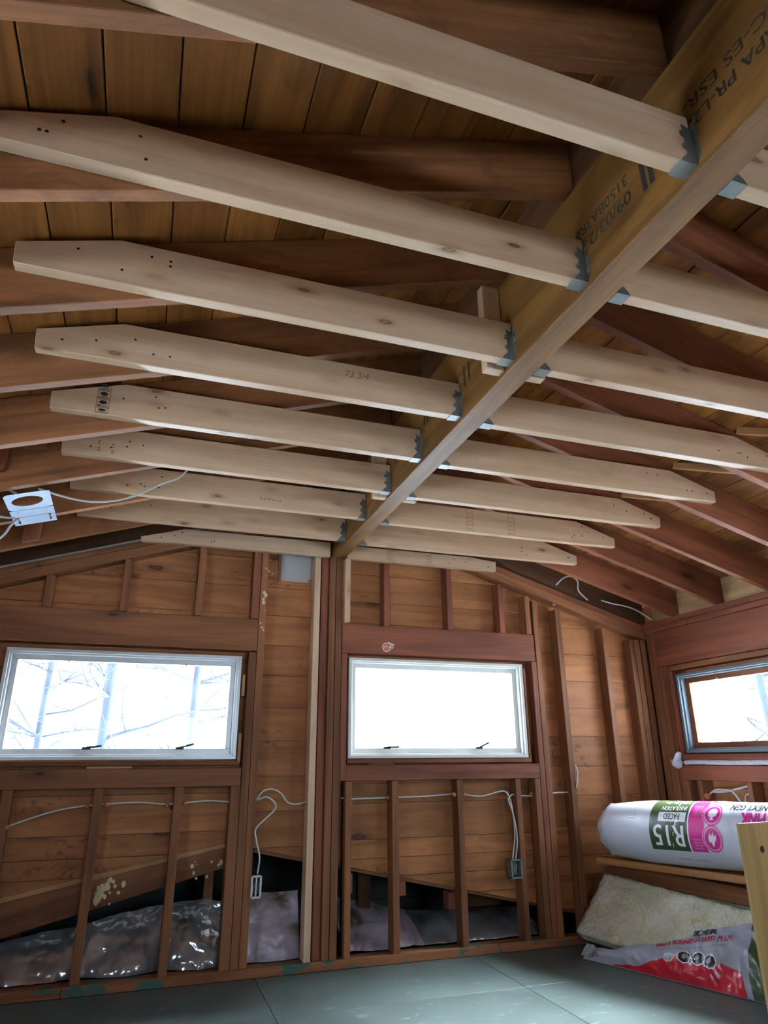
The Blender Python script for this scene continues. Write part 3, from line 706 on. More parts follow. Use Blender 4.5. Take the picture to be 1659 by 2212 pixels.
for s in (-1, 1):
    a, b = (Vector((-.5, 1.6, .715)), Vector((-2.9, 1.6, .248))) if s < 0 else (Vector((-.5, 1.6, .715)), Vector((2.9, 1.6, .001)))
    beam('bounce_slab', a, b, 2.92, .05, 'pale_bounce', LR)  # unseen white slabs added over the lower roof to bounce light onto joist undersides
for i in range(5): bbox('back_board', -2.39, 2.39, 1.05, 1.07, .0+i*.125, .122+i*.125, 'darkboard', LR, 'x', .003)
prism('paint_splattered_rafter', [(-.92, .0), (1.0, .0), (1.0, .108), (-.92, .204)], .038, (-1.52, .131, .262), (1, 0, .245), (-.245, 0, 1), 'stud', LR)['label'] = 'brown rafter spattered with cream paint'
beam('roof_edge_board', (-2.3, .118, .278), (-.52, .118, .616), .03, .026, 'pale_stick', LR); beam('roof_edge_board', (-.42, .125, .575), (2.2, .125, .02), .04, .026, 'stud', LR)
for i in range(64):
    rr = random.Random(i); t = rr.random(); w = rr.gauss(0, .010)
    if i < 44: c = (-1.205+.065*t+w, .372+.10*t-w*.5); r = abs(rr.gauss(.007, .004))+.002
    elif i < 54: c = (-1.165+rr.gauss(0, .06), .43+rr.gauss(0, .03)); r = abs(rr.gauss(.003, .002))+.0015
    else: c = (-.71+rr.gauss(0, .05), .52+rr.gauss(0, .025)); r = abs(rr.gauss(.005, .003))+.002
    if i in (50, 51): c, r = ((-1.075, .445), (-1.115, .437))[i-50], (.011, .008)[i-50]
    flat('paint_spot', poly_bm(disc_poly(0, 0, r, r*rr.uniform(.8, 1.5), 9)), (c[0], .112, c[1]), (1, 0, 0), (0, 0, 1), 'splat', LR, .0006+i*.00004)
for x, zt, h in ((.125, .43, .10), (.445, .39, .09), (.755, .30, .09)): bbox('lookout_block', x-.022, x+.022, .115, .20, zt-h, zt, 'studred', LR, 'z')
bbox('stub_post', -.655, -.605, .30, .34, .0, .60, 'stud', LR, 'z'); bbox('stub_post', -1.64, -1.56, .48, .52, .0, .25, 'ridge', LR, 'z')
bbox('stub_post', .25, .33, .35, .40, .0, .50, 'ridge', LR, 'z'); bbox('stub_post', .86, 1.22, .40, .46, .16, .27, 'ridge', LR, 'x')

# ------------------------------------------------------------------ crumpled foil and plastic behind the studs
def crease(p, s, amp):
    v = Vector(p)*s; a = 0
    for i in range(4): a += (1-2*abs(mnoise.noise(v*(1.9**i)+Vector((i*7.1, 3.3, i)))))*.5**i
    return a*amp
def foil(name, x0, x1, zt0, zt1, mat, lab, bulge, amp, seed, ytop=.20):
    centres = [-1.96, -1.457, -1.048, -.70, -.30, .225, .575, .98, 1.25, 1.49, 1.76]
    def fn(u, v):
        x = x0+(x1-x0)*u; zt = zt0+(zt1-zt0)*u if x0 > -2 else .305-.15*max(0, -.85-x)
        c = min(abs(x-q) for q in centres); b = max(0, 1-(c/.17)**2)
        z = .050+(zt-.05)*v**.85
        y = .098+(ytop-.098)*v**1.4-bulge*b*(1-v)**1.3
        d = crease((x+seed, z*1.5, seed), 2.6, amp*1.1)+crease((x*1.1, z+x*.4, seed+3), 8.0, amp*.28)
        return Vector((x+crease((z, x, seed), 4, amp*.3), max(y+d*min(1, .25+b), .016 if b > .35 else .094), z+crease((x, seed, z), 3, amp*.5)*v))
    o = grid_obj(name, fn, int((x1-x0)*110), 60, mat); tag(o, lab, 'foil'); return o
foil('foil_sheet', -2.25, -.475, .20, .345, 'foil', 'long crumpled shiny silver foil sheet behind the studs under the left window', .075, .030, 1.3)
foil('foil_sheet', -.435, -.156, .350, .345, 'poly', 'dull mauve crumpled plastic sheet between the left post and the pale stud', .05, .014, 4.1, .17)
foil('foil_sheet', .07, .555, .27, .15, 'poly', 'puffed mauve plastic sheet behind the studs at the left of the second window', .05, .035, 7.7, .36)
foil('foil_sheet', .56, 1.34, .15, .13, 'foil', 'low flat dusty foil sheet behind the studs at the right of the second window', .03, .02, 9.2, .40)

# ------------------------------------------------------------------ cables, boxes, light pan
def cable(lab, pts, r=.0044, mat='cable', group='electric cables'):
    o = tube('cable', pts, r, mat); tag(o, lab, 'cable', group); return o
cable('grey cable running through the studs under the left window', [(-1.70, .045, .72), (-1.64, .03, .74), (-1.45, .04, .80), (-1.273, .045, .824), (-1.05, .045, .832), (-.893, .045, .82), (-.70, .04, .832), (-.568, .045, .824), (-.50, .045, .83), (-.432, .03, .836)])
cable('grey cable looping over from the left post to the pale stud', [(-.436, .03, .834), (-.397, .02, .878), (-.346, .02, .884), (-.298, .02, .86), (-.265, .02, .818), (-.212, .03, .805), (-.147, .045, .816)])
cable('grey cable curling down to the left wall box', [(-.436, .03, .830), (-.382, .015, .845), (-.337, .012, .818), (-.333, .01, .783), (-.389, .0, .733), (-.434, -.004, .689), (-.428, -.006, .632), (-.405, .0, .552), (-.410, .01, .470)])
cable('grey cable strung level under the second window', [(.05, .045, .83), (.115, .045, .824), (.323, .045, .826), (.55, .045, .828), (.742, .045, .837), (.80, .045, .835)])
cable('grey cable humping over to the right wall box', [(.78, .045, .838), (.818, .04, .835), (.93, .025, .823), (1.05, .02, .846), (1.10, .018, .842), (1.128, .018, .79), (1.140, .018, .70), (1.142, .018, .60), (1.125, .022, .50), (1.12, .025, .468)])
cable('second grey cable dropping beside the humped one to the right wall box', [(1.19, .045, .82), (1.14, .02, .826), (1.108, .01, .80), (1.126, .01, .75), (1.148, .01, .65), (1.150, .01, .56), (1.138, .02, .468)])
cable('short grey cable end poking from the studs right of the second window', [(1.20, .045, .82), (1.33, .045, .815), (1.45, .045, .83), (1.56, .045, .832)])
cable('thin grey cable hanging on the stud right of the second window', [(1.60, -.002, 1.0), (1.608, -.01, .955), (1.604, -.01, .91), (1.592, -.004, .86)], .004)
cable('white cable looping in the dark gap over the right gable plate', [(1.60, .02, 2.19), (1.64, -.02, 2.235), (1.69, -.04, 2.245), (1.74, -.04, 2.215), (1.755, -.02, 2.15), (1.85, .02, 2.10)], .005, 'cablew')
cable('white cable drooping along the gable plate into the corner', [(1.95, .0, 2.10), (2.04, -.02, 2.075), (2.12, -.04, 2.06), (2.20, -.06, 2.03), (2.30, -.08, 1.965)], .005, 'cablew')
cable('grey twin cable arching from the metal light pan to the joists', [(-1.60, -.98, 2.14), (-1.535, -.90, 2.15), (-1.472, -.85, 2.156), (-1.394, -.85, 2.152), (-1.297, -.85, 2.170), (-1.2, -.85, 2.212), (-1.103, -.85, 2.279), (-1.033, -.85, 2.319), (-.98, -.85, 2.385)], .005)
cable('grey cable looping out of the photo left of the light pan', [(-1.69, -.95, 2.12), (-1.76, -.85, 2.17), (-1.82, -.82, 2.13), (-1.80, -.80, 2.07), (-1.735, -.80, 2.055), (-1.68, -.78, 2.075)], .0055)
cable('grey cable dropping at the left edge below the light pan', [(-1.69, -.76, 2.08), (-1.715, -.80, 2.02), (-1.735, -.80, 1.975), (-1.78, -.80, 1.93), (-1.86, -.80, 1.90)], .0055)
cable('white cable pulled slack between studs below the right wall window', [(2.33, -.335, .815), (2.31, -.42, .85), (2.30, -.50, .852), (2.30, -.56, .845), (2.305, -.60, .80), (2.32, -.62, .74), (2.33, -.63, .66)], .006, 'cablew')
cable('white cable angling up to the stud below the right wall window', [(2.31, -.40, .838), (2.31, -.48, .842), (2.315, -.56, .855), (2.33, -.69, .885)], .007, 'cablew')
cable('thin white cable end beside the slack one, behind the insulation roll', [(2.34, -.69, .83), (2.33, -.65, .835), (2.325, -.625, .81), (2.33, -.63, .72)], .0045, 'cablew')
# orange sealant around the holes: parts of the wall
for x, y, z in ((-1.645, -.002, .735), (-1.295, .03, .822), (-1.20, .03, .826), (-.90, .03, .815), (-.815, .03, .823), (.105, .02, .80), (.335, .03, .826), (.745, .0, .838), (.815, .0, .838), (1.12, .03, .835), (1.29, .03, .83), (1.428, .03, .83), (1.56, .0, 2.05)):
    bm = bmesh.new(); bmesh.ops.create_icosphere(bm, subdivisions=2, radius=.013)
    for v in bm.verts: v.co *= 1+.45*mnoise.noise(v.co*60+Vector((x*9, z, 0))); v.co.y *= .8
    mesh_obj('sealant_dab', bm, 'clay', WB, Matrix.Translation((x, y+.012, z)), True)
bm = bmesh.new(); bmesh.ops.create_icosphere(bm, subdivisions=2, radius=.02); mesh_obj('sealant_dab', bm, 'clay', WR, Matrix.Translation((2.31, -.345, .81)), True)
def wallbox(x0, x1, z0, z1, lab, double):
    r = tag(empty('outlet_box', ((x0+x1)/2, .06, z0)), lab, 'outlet box', 'electric boxes on the studs'); y0, y1 = -.006, .055
    bm = bmesh.new(); t = .003
    for b in ((x0, x1, y1-t, y1, z0, z1), (x0, x0+t, y0, y1, z0, z1), (x1-t, x1, y0, y1, z0, z1), (x0, x1, y0, y1, z0, z0+t), (x0, x1, y0, y1, z1-t, z1)): box_bm(bm, *b)
    mesh_obj('box_shell', bm, 'box', r)
    bm = bmesh.new()
    for a, b in (((x0-.004, x0+.006), (z0, z1)), ((x1-.006, x1+.004), (z0, z1)), ((x0, x1), (z0-.003, z0+.006)), ((x0, x1), (z1-.006, z1+.003))): box_bm(bm, a[0], a[1], y0-.003, y0+.001, b[0], b[1])
    mesh_obj('rim', bm, 'cable' if double else 'galv', r)
    if double: bbox('divider', (x0+x1)/2-.003, (x0+x1)/2+.003, y0-.003, y1, z0, z1, 'cable', r, 'z', 0)
    bm = bmesh.new()
    for i in range(3):
        xx = x0+.016+i*.012; tube_bm(bm, catmull([(xx, .05, z1-.01), (xx+.006, .02, z1-.03), (xx-.004, .012, z0+.04), (xx+.008, .02, z0+.015)], 5), .0018, 6)
    mesh_obj('wires', bm, 'cablew', r)
wallbox(-.440, -.392, .362, .463, 'clear grey double wall box on the left post with loose wires', True)
wallbox(1.094, 1.160, .372, .470, 'grey steel wall box on a stud under the second window', False)

# light pan under the sixth and seventh left rafters
pa, pb, pc, pd = Vector((-1.702, -1.093, 2.066)), Vector((-1.537, -1.093, 2.117)), Vector((-1.56, -.687, 2.119)), Vector((-1.719, -.687, 2.070))
po = (pa+pb+pc+pd)/4-Vector((0, 0, .016)); pu = (pb-pa+pc-pd).normalized(); pv = ((pd-pa)+(pc-pb)).normalized(); pw = pu.cross(pv)
PM = Matrix(((pu.x, pv.x, pw.x, po.x), (pu.y, pv.y, pw.y, po.y), (pu.z, pv.z, pw.z, po.z), (0, 0, 0, 1)))
w2, l2 = .087, .205; n = 32; bm = bmesh.new(); hc = (-.005, -.105); hr = .060
sq = []
for k in range(n):
    a = 6.28318*k/n+R(45)/1; c, s_ = math.cos(a), math.sin(a)
    sq.append((hc[0], hc[1], c, s_))
inner = [bm.verts.new((hc[0]+hr*c, hc[1]+hr*s_, 0)) for _, _, c, s_ in sq]
outer = []
for _, _, c, s_ in sq:
    ts = [((w2-hc[0])/c if c > 0 else (-w2-hc[0])/c) if abs(c) > 1e-6 else 9, ((.0-hc[1])/s_ if s_ > 0 else (-l2-hc[1])/s_) if abs(s_) > 1e-6 else 9]
    t = min(ts); outer.append(bm.verts.new((hc[0]+t*c, hc[1]+t*s_, 0)))
for k in range(n): bm.faces.new((inner[k], inner[(k+1) % n], outer[(k+1) % n], outer[k]))
def q(x0, x1, y0, y1): bm.faces.new([bm.verts.new((x, y, 0)) for x, y in ((x0, y0), (x1, y0), (x1, y1), (x0, y1))])
for cx_, cy_ in ((w2, -l2), (-w2, -l2), (w2, 0), (-w2, 0)): pass
q(-w2, w2, 0, .095); q(-w2, -.068, .095, .185); q(-.060, .060, .095, .185); q(.068, w2, .095, .185); q(-w2, w2, .185, l2)
bmesh.ops.remove_doubles(bm, verts=bm.verts, dist=1e-5)
bmesh.ops.solidify(bm, geom=list(bm.faces), thickness=.0014)
LP = mesh_obj('light_pan', bm, 'galvplate', None, PM); tag(LP, 'blue-grey metal ceiling light pan with a round hole, under the left rafters', 'light pan', kind='thing')
for cx_, cy_ in ((.075, -.195), (-.075, -.195)): pass
for (x, y_) in ((-.055, .02), (.055, .02), (-.05, .088), (.045, .088)):
    flat('tab', poly_bm([(-.008, -.0015), (.008, -.0015), (.008, .0015), (-.008, .0015)]), PM @ Vector((x, y_, -.002)), pu, -pv, 'nail', LP, .0006)
bm = None
if 0: r = bmesh.ops.create_cone(bm, cap_ends=False, segments=28, radius1=hr, radius2=hr, depth=.05); bmesh.ops.translate(bm, verts=r['verts'], vec=(hc[0], hc[1], .026)); mesh_obj('hole_collar', bm, 'box', LP, PM, True)

# ------------------------------------------------------------------ foam rope on the sill of window 3
bm = bmesh.new(); pts = catmull([(2.30, -.205, 1.006), (2.295, -.30, 1.010), (2.293, -.6, 1.007), (2.295, -.9, 1.010), (2.293, -1.2, 1.008), (2.295, -1.48, 1.008)], 14)
tube_bm(bm, pts, lambda t: .0145+.002*mnoise.noise(Vector((t*60, 0, 0))), 10)
bmesh.ops.recalc_face_normals(bm, faces=bm.faces); o = mesh_obj('foam_rope', bm, 'foam', None, None, True); tag(o, 'white foam rope lying along the sill below the right wall window', 'foam rope')
bm = bmesh.new(); bmesh.ops.create_icosphere(bm, subdivisions=3, radius=.034)
for v in bm.verts: v.co *= 1+.35*mnoise.noise(v.co*45)+.2*mnoise.noise(v.co*110)
for v in bm.verts:
    if v.co.z > .02 and v.co.y < -.0: v.co += Vector((0, -.02, .03))
mesh_obj('foam_knob', bm, 'foam', o, Matrix.Translation((2.270, -.165, 1.008)), True)

# ------------------------------------------------------------------ sticker on the right header
sx, sz = .329, 1.695; st = empty('round_sticker', (sx, -.001, sz)); tag(st, 'small round orange and white sticker with checkered flag on the header', 'sticker')
def stk(nm, poly, mat, lift): return flat(nm, poly_bm(poly), (sx, -.0002, sz), (1, 0, 0), (0, 0, 1), mat, st, lift)
stk('backing', disc_poly(-.010, -.002, .029, .029, 28), 'sticker_w', .0006)
stk('flag', [(-.002, .026), (.006, .031), (.020, .022), (.040, .019), (.034, -.008), (.018, -.016), (.004, -.012)], 'sticker_w', .0007)
stk('emblem', disc_poly(-.010, -.002, .0235, .0235, 26), 'sticker_o', .0009)
stk('emblem_band', [(-.0365, -.0085), (.015, -.0085), (.015, .0065), (-.0365, .0065)], 'sticker_w', .0011)
flat('lettering', bold(text_bm('Gulf', .042, .0135), .0012), (sx-.033, -.0002, sz-.0075), (1, 0, 0), (0, 0, 1), 'sticker_k', st, .0014)
bm = bmesh.new()
for i in range(5):
    for j in range(4):
        if (i+j) % 2 == 0:
            x = .004+i*.0062+j*.0012; z = .020-j*.0085-i*.0022
            if x < .037: bm.faces.new([bm.verts.new(p) for p in ((x, z, 0), (x+.006, z-.002, 0), (x+.007, z-.009, 0), (x+.001, z-.007, 0))])
flat('checkers', bm, (sx, -.0002, sz), (1, 0, 0), (0, 0, 1), 'sticker_k', st, .0010)
# cream paint drips on the left king stud
for i, (x, z, r) in enumerate(((-.433, 2.191, .004), (-.438, 2.12, .006), (-.455, 2.135, .006), (-.417, 2.104, .005), (-.455, 2.09, .003), (-.46, 1.985, .009), (-.450, 1.97, .011), (-.462, 1.945, .009), (-.460, 1.925, .010), (-.447, 1.88, .003), (-.47, 1.80, .005), (-.460, 1.775, .006), (-.452, 1.76, .006))):
    flat('paint_spot', poly_bm(disc_poly(0, 0, r, r*1.3, 9)), (x, 0, z), (1, 0, 0), (0, 0, 1), 'splat', WB, .0006+i*.00005)

# ------------------------------------------------------------------ insulation pile in the right corner
PO = Vector((1.361, -.264, 0)); pdv = Vector((.30, -.954, 0)).normalized(); pnv = Vector((-pdv.y, pdv.x, 0))
def P(s, o, z): return PO+pdv*s+pnv*o+Vector((0, 0, z))
# leaning mineral wool batt
def wool(name, corners, th_dir, lab, group=None, seed=0.0, nu=44, nv=16):
    a, b, c, d = [Vector(v) for v in corners]; th = Vector(th_dir); bm = bmesh.new()
    def pt(u, v, w): return (a*(1-u)*(1-v)+b*u*(1-v)+c*u*v+d*(1-u)*v)+th*w
    def rough(p, e): return p+th.normalized()*(.007*mnoise.noise(p*22+Vector((seed, 0, 0)))+.006*mnoise.noise(p*60))
    faces = []
    for (f, n1, n2) in ((lambda s, t: pt(s, t, 0), nu, nv), (lambda s, t: pt(s, 1-t, 1), nu, nv), (lambda s, t: pt(s, 0, 1-t), nu, 4), (lambda s, t: pt(s, 1, t), nu, 4), (lambda s, t: pt(0, s, 1-t), nv, 4), (lambda s, t: pt(1, s, t), nv, 4)):
        g = [[bm.verts.new(rough(f(i/n1, j/n2), 0)) for j in range(n2+1)] for i in range(n1+1)]
        for i in range(n1):
            for j in range(n2): bm.faces.new((g[i][j], g[i+1][j], g[i+1][j+1], g[i][j+1]))
    bmesh.ops.remove_doubles(bm, verts=bm.verts, dist=.0008); bmesh.ops.recalc_face_normals(bm, faces=bm.faces)
    o = mesh_obj(name, bm, 'wool', None, None, True); tag(o, lab, 'insulation', group); return o
wool('insulation_batt', (P(-.15, .14, .09), P(1.25, .10, .03), P(1.25, .335, .27), P(-.10, .395, .378)), pnv*.05+Vector((0, 0, -.05)), 'cream mineral wool batt leaning at an angle against the pile in the right corner')
for i in range(3):
    z = .008+i*.112; wool('insulation_batt', (P(-.02, .49, z), P(.98, .49, z), P(.98, .62, z), P(-.02, .80, z)), (0, 0, .098), f'cream mineral wool batt lying flat under the planks, {("lowest", "middle one", "topmost")[i]} of three', 'flat batts under the planks', i*3.0, 30, 10)
# two old planks under the roll
o = beam('plank', P(-.12, .475, .447), P(.98, .455, .447), .24, .038, 'plank', None, (0, 0, 1), .004); tag(o, 'rough old plank with torn paper, directly under the insulation roll', 'plank', 'old planks under the roll')
o = beam('plank', P(-.12, .478, .387), P(1.0, .405, .350), .04, .082, 'stud', None, (0, 0, 1), .004); tag(o, 'brown old plank sloping below the upper plank, above the leaning batt', 'plank', 'old planks under the roll')
# roll
AX0 = P(.024, .39, .628); AX1 = P(.024+.8, .39, .648); axd = (AX1-AX0).normalized(); ROLL_L = 1.22
rn = -pnv; ru = rn.cross(axd); ru = ru if ru.z > 0 else -ru
def roll_r(s, phi):
    r = .166-.022*max(0, 1-s/.28)**1.2
    r *= 1+.012*mnoise.noise(Vector((s*5, math.cos(phi)*2, math.sin(phi)*2)))+.005*mnoise.noise(Vector((s*26, phi*2, 3)))
    r -= .0035*max(0, 1-abs(s-.835+.02*math.sin(phi*3))/.008)+.0025*max(0, 1-abs(s-.48-.02*math.sin(phi*2))/.006)
    return r
def roll_p(s, phi, lift=0.0):
    r = roll_r(s, phi)+lift
    return AX0+axd*s+rn*(math.cos(phi)*r)+ru*(math.sin(phi)*r)
rr_ = tag(empty('insulation_roll', AX0), 'white plastic-wrapped insulation roll with green and pink print, lying on planks', 'insulation')
NP = 72; bm = bmesh.new(); rings = []
for s, k in [(-.062, .42), (-.058, .62), (-.052, .76), (-.035, .86), (-.015, .93), (0, .98)]+[(.012+i*.0122, 1.0) for i in range(99)]:
    ring = []
    for j in range(NP):
        phi = 6.28318*j/NP; p = roll_p(s, phi); c = AX0+axd*s; jit = (1+.14*mnoise.noise(Vector((s*30, math.cos(phi)*3, math.sin(phi)*3)))) if k < 1 else 1
        ring.append(bm.verts.new(c+(p-c)*k*jit+axd*(.018*mnoise.noise(Vector((phi*2, 1, 5))) if k < .97 else 0)))
    rings.append(ring)
for i in range(len(rings)-1):
    for j in range(NP): bm.faces.new((rings[i][j], rings[i][(j+1) % NP], rings[i+1][(j+1) % NP], rings[i+1][j]))
bm.faces.new(rings[0]); bm.faces.new(rings[-1][::-1]); bmesh.ops.recalc_face_normals(bm, faces=bm.faces)
mesh_obj('wrap', bm, 'pwhite', rr_, None, True)
# prints on the roll: x runs towards the far end, y downwards (the roll lies upside down)
RR = .166
def rmap(lift):
    def fn(x, y, z): return roll_p(-x, -y/RR, lift+z)
    return fn
def ang(a): return -R(a)*RR                                  # print y of an elevation angle
def rprint(nm, bm, mat, lift): return mapped(nm, bm, rmap(lift), mat, rr_, .010)
def rect(x0, x1, y0, y1): return [(x0, y0), (x1, y0), (x1, y1), (x0, y1)]
def rtext(s, s0, s1, a_low, a_high, mat='ptext', lift=.0016, b=.0, shear=0.0):
    """text spanning s1..s0 along the roll (reading towards the far end) between elevation angles"""
    bm = text_bm(s, s1-s0, abs(ang(a_low)-ang(a_high)), shear)
    if b: bold(bm, b)
    bmesh.ops.translate(bm, verts=bm.verts, vec=(-s1, ang(a_high), 0)); return rprint('lettering', bm, mat, lift)
rprint('green_panel', poly_bm(rect(-.567, -.338, ang(112), ang(-27))), 'pgreen', .0008)
rprint('white_line', poly_bm(rect(-.575, -.567, ang(112), ang(-27))), 'ptext', .0008)
rprint('pink_panel', poly_bm(rect(-.665, -.575, ang(112), ang(-26))+[]), 'ppink', .0008)
rprint('faced_panel', poly_bm(rect(-.556, -.392, ang(43), ang(24))), 'ptext', .0012)
rtext('R15', .368, .545, -18, 18, b=.004); rtext('FACED', .425, .520, 28, 40, 'pblack', .0018, .0012); rtext('INSULATION', .400, .550, 47, 58)
rtext('3 1/2 in. x 15 in. / 93 in.', .40, .55, 66, 74); rtext('2.5 sq m', .45, .54, 80, 88)
for i, a in enumerate((58, 53, 48, 43, 38, -6, -11, -16, -21)): rtext('NON COMBUSTIBLE'[:10+(i*3) % 5], .595, .648, a, a+3, 'plight')
for a, flame in ((42, False), (-2, True), (90, False)):
    cxp, cyp = -.706, ang(a)
    rprint('icon_disc', poly_bm(disc_poly(cxp, cyp, .056, .070, 30)), 'plight', .0010); rprint('icon_ring', ring_bm(cxp, cyp, .047, .052, 30, 1.25), 'ppink', .0014)
    rprint('icon_disc', poly_bm(disc_poly(cxp, cyp, .042, .052, 30)), 'ppink', .0014)
    if flame: pol = [(.0, .040), (.012, .012), (.020, .018), (.022, -.006), (.012, -.026), (.004, -.012), (-.006, -.034), (-.010, -.010), (-.022, -.022), (-.020, .002), (-.010, .014)]
    else: pol = [(-.026, -.010), (-.018, -.030), (-.002, -.034), (.012, -.028), (.024, -.010), (.022, .012), (.006, .024), (.012, .036), (-.010, .036), (-.004, .022), (-.020, .012)]
    rprint('icon', poly_bm([(cxp+x, cyp+y_) for x, y_ in pol]), 'ptext', .0018)
rtext('NEXT GEN', .800, .985, 53, 68, 'pblack', .0012, .003, .1); rtext('PINK', .862, .985, 24, 47, 'ppink', .0012, .006)
rprint('barcode', poly_bm(rect(-.236, -.190, ang(47), ang(28))), 'pgrey', .0008); rprint('barcode', poly_bm(rect(-.233, -.193, ang(45.5), ang(29.5))), 'ptext', .0011)
for i in range(6): rprint('barcode_bar', poly_bm(rect(-.229+i*.006, -.2265+i*.006, ang(43), ang(32))), 'pgrey', .0014)
for i in range(2): rtext('manufactured for walls and floors', .46+i*.1, .54+i*.1, -46, -43, 'pblack', .0010)

# torn bag at the foot of the batt
bs = Vector((.35, -.937, 0)); bl = Vector((.619, .231, .751)).normalized(); bn = bs.cross(bl); bn = bn if bn.dot(CAM-PO) > 0 else -bn
def bag_top(s):
    pts = [(0, .045), (.078, .070), (.158, .076), (.227, .105), (.327, .138), (.449, .178), (.591, .246), (.695, .296), (.859, .350), (1.1, .42)]
    for (a, b), (c, d) in zip(pts, pts[1:]):
        if s <= c: return b+(d-b)*max(0, (s-a))/(c-a)
    return pts[-1][1]
def bag_p(s, t, lift=0.0):
    w = .012*mnoise.noise(Vector((s*9, t*9, 2)))+.010*crease((s*1.2+t*.8, t*.7-s*.3, .5), 7, 1.0)*min(1, s/.12)
    puff = .035*math.sin(math.pi*min(1, max(0, t/max(.06, bag_top(s)))))*min(1, s/.3)
    edge = min(1, t/.03)
    return PO+bs*s+bl*t+bn*(max(0, w)*edge+puff*.8+.004+lift)
BG = tag(empty('insulation_bag', PO), 'torn white and red plastic bag on the floor below the leaning batt', 'bag')
grid_obj('plastic', lambda u, v: bag_p(u*1.08, bag_top(u*1.08)*v), 120, 36, 'pwhite', BG, True, .0012)
bm = bmesh.new()       # twisted corner tip
grid_obj('bag_corner', lambda u, v: PO+bs*(-.03+u*.12)+pnv*(.02+v*.06)+Vector((0, 0, .012+.05*v*(1-u*.4)+.012*mnoise.noise(Vector((u*5, v*5, 1))))), 14, 8, 'pwhite', BG, True, .0012)
def bmap(lift):
    return lambda x, y, z: bag_p(x, y, lift+z)
def bprint(nm, bm, mat, lift): return mapped(nm, bm, bmap(lift), mat, BG, .012)
bprint('red_band', poly_bm([(.17, .003), (.36, .025), (.416, .053), (.538, .097), (.597, .085), (.746, .114), (.853, .100), (.885, .004), (.6, .003), (.4, .003)]), 'pred', .0014)
bprint('green_end', poly_bm([(.860, .345), (.872, .25), (.886, .096), (.915, .003), (1.075, .003), (1.075, .40)]), 'pgreen', .0014)
def btext(s, a, b, h, mat, lift=.0018, bo=.0):
    w = math.hypot(b[0]-a[0], b[1]-a[1]); dx, dy = (b[0]-a[0])/w, (b[1]-a[1])/w
    bm = text_bm(s, w, h)
    if bo: bold(bm, bo)
    for v in bm.verts:
        x, y_ = v.co.x, v.co.y; v.co.x, v.co.y = a[0]+dx*x-dy*y_*.4, a[1]+dy*x+y_
    return bprint('lettering', bm, mat, lift)
btext('FIRE & SOUND', (.405, .133), (.588, .191), .026, 'pred', bo=.004); btext('GUARD PLUS', (.598, .192), (.785, .232), .032, 'pred', bo=.0008)
btext('IDER', (.585, .226), (.700, .258), .030, 'pblack', bo=.006); btext('PROFESSIONAL GRADE INSULATION. 2X MOLD RESISTANT', (.414, .112), (.765, .198), .010, 'pgrey')
for (x, y_, r, mat) in ((.500, .085, .022, 'pgrey'), (.575, .108, .032, 'pblack'), (.645, .114, .034, 'pblack'), (.707, .108, .032, 'pblack')):
    bprint('badge', poly_bm(disc_poly(x, y_, r*1.1, r*1.05, 8)), 'ptext', .0018); bprint('badge', poly_bm(disc_poly(x, y_, r*.92, r*.88, 8)), mat, .0022)
    bprint('badge_icon', poly_bm(disc_poly(x-.002, y_+.002, r*.35, r*.5, 5)), 'pgrey', .0026)
btext('100%', (.03, .01), (.10, .02), .022, 'pgreen')

# tan drilled board standing upright at the right edge
pts = [(-.005, 0), (.45, 0), (.45, .800), (.032, .795)]
bm = bmesh.new(); TH = .019
TB = prism('drilled_board', [(z, -x) for x, z in [(.0, .0), (.0, .794), (.46, .800), (.46, .0)]], TH, (1.186, -1.7, .0), (0, 0, 1), (-1, 0, 0), 'tan', None, .002)
tag(TB, 'tan varnished board with drilled holes standing upright at the right edge', 'board', kind='thing')
for x, z in ((1.277, .700), (1.300, .590), (1.316, .48), (1.42, .70)):
    flat('drill_hole', poly_bm(disc_poly(0, 0, .010, .013, 14)), (x, -1.7-TH/2, z), (1, 0, 0), (0, 0, 1), 'nail', TB, .0008)
for z in (.1, .45): bbox('back_batten', 1.24, 1.62, -1.69, -1.655, z, z+.06, 'tan', TB, 'x')
bbox('foot', 1.24, 1.28, -1.69, -1.45, .0, .05, 'tan', TB, 'y'); bbox('foot', 1.56, 1.60, -1.69, -1.45, .0, .05, 'tan', TB, 'y')

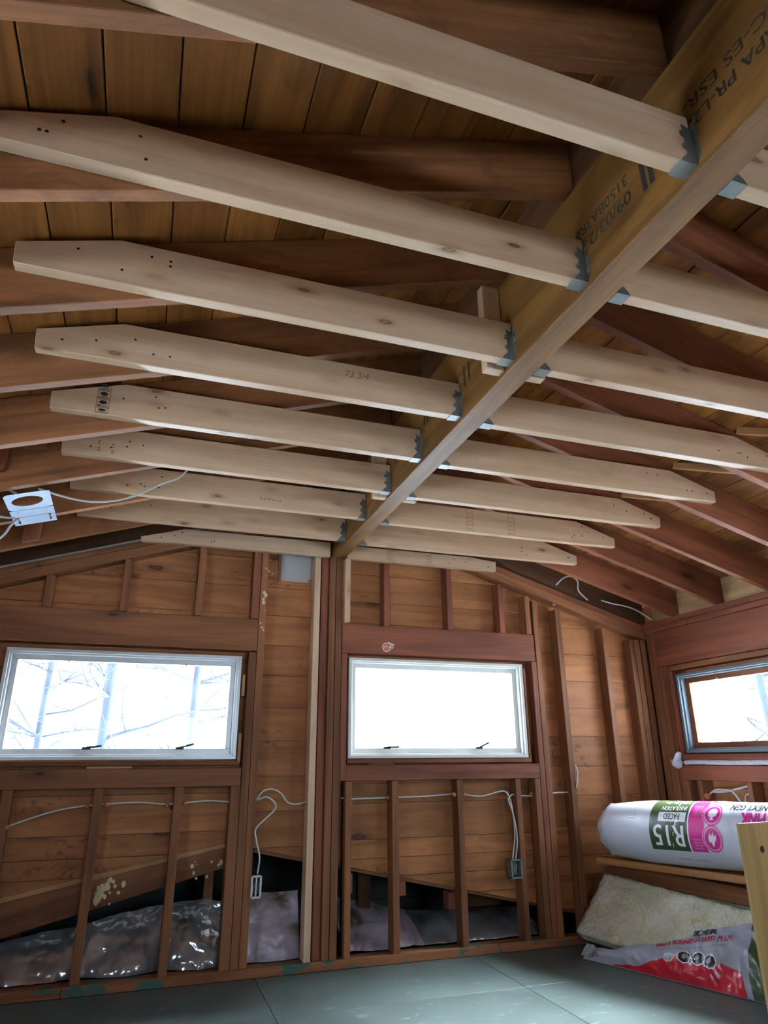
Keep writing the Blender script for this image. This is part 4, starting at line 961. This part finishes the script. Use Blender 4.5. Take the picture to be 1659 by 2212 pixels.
# ------------------------------------------------------------------ outdoors
g = bbox('ground', -60, 60, -60, 60, -2.7, -2.6, 'pale_bounce', None, 'x', 0); tag(g, kind='structure')
def tree(x, y, top, r, seed, lab):
    rn_ = random.Random(seed); bm = bmesh.new(); base = Vector((x, y, -2.6)); lean = Vector((rn_.uniform(-.02, .06), 0, 1))
    H = top+2.6; tr = [base+lean*(H*t)+Vector((rn_.uniform(-.08, .08), 0, 0)) for t in (0, .2, .4, .6, .8, 1)]
    tp = catmull(tr, 5); tube_bm(bm, tp, lambda t: r*(1-.65*t), 8)
    def br(p, d, L, rad, lev):
        q_ = [p]; dd = d.copy()
        for i in range(4):
            dd = (dd+Vector((rn_.uniform(-.3, .3), rn_.uniform(-.3, .3), rn_.uniform(-.2, .25)))).normalized(); q_.append(q_[-1]+dd*L/4)
        tube_bm(bm, q_, lambda t: rad*(1-.7*t), 5)
        if lev:
            for i in range(4): br(q_[rn_.randint(1, 4)], Vector((rn_.uniform(-1, 1), rn_.uniform(-1, 1), rn_.uniform(-.3, .8))).normalized(), L*.55, rad*.5, lev-1)
    for i in range(26):
        t = rn_.uniform(.35, .98); p = tp[int(t*(len(tp)-1))]; a = rn_.uniform(0, 6.28)
        br(p, Vector((math.cos(a), math.sin(a), rn_.uniform(-.1, .6))).normalized(), rn_.uniform(.8, 2.2), r*.26, 2)
    bmesh.ops.recalc_face_normals(bm, faces=bm.faces)
    o = mesh_obj('bare_tree', bm, 'bark', None, None, True); tag(o, lab, 'tree', 'bare trees outside')
tree(-1.75, 10, 6.5, .15, 3, 'pale bare tree outside, leftmost trunk seen through the left window')
tree(-.32, 10.5, 6.5, .13, 5, 'pale bare tree outside, thick trunk in the middle of the left window')
tree(1.05, 13.5, 5.5, .05, 8, 'thin pale bare tree outside, towards the right of the left window')
tree(-2.95, 10.6, 7.5, .09, 11, 'pale bare tree outside, branches at the left end of the left window')
tree(10.5, 6.6, 6.0, .13, 13, 'pale bare tree outside, branches seen through the right wall window')
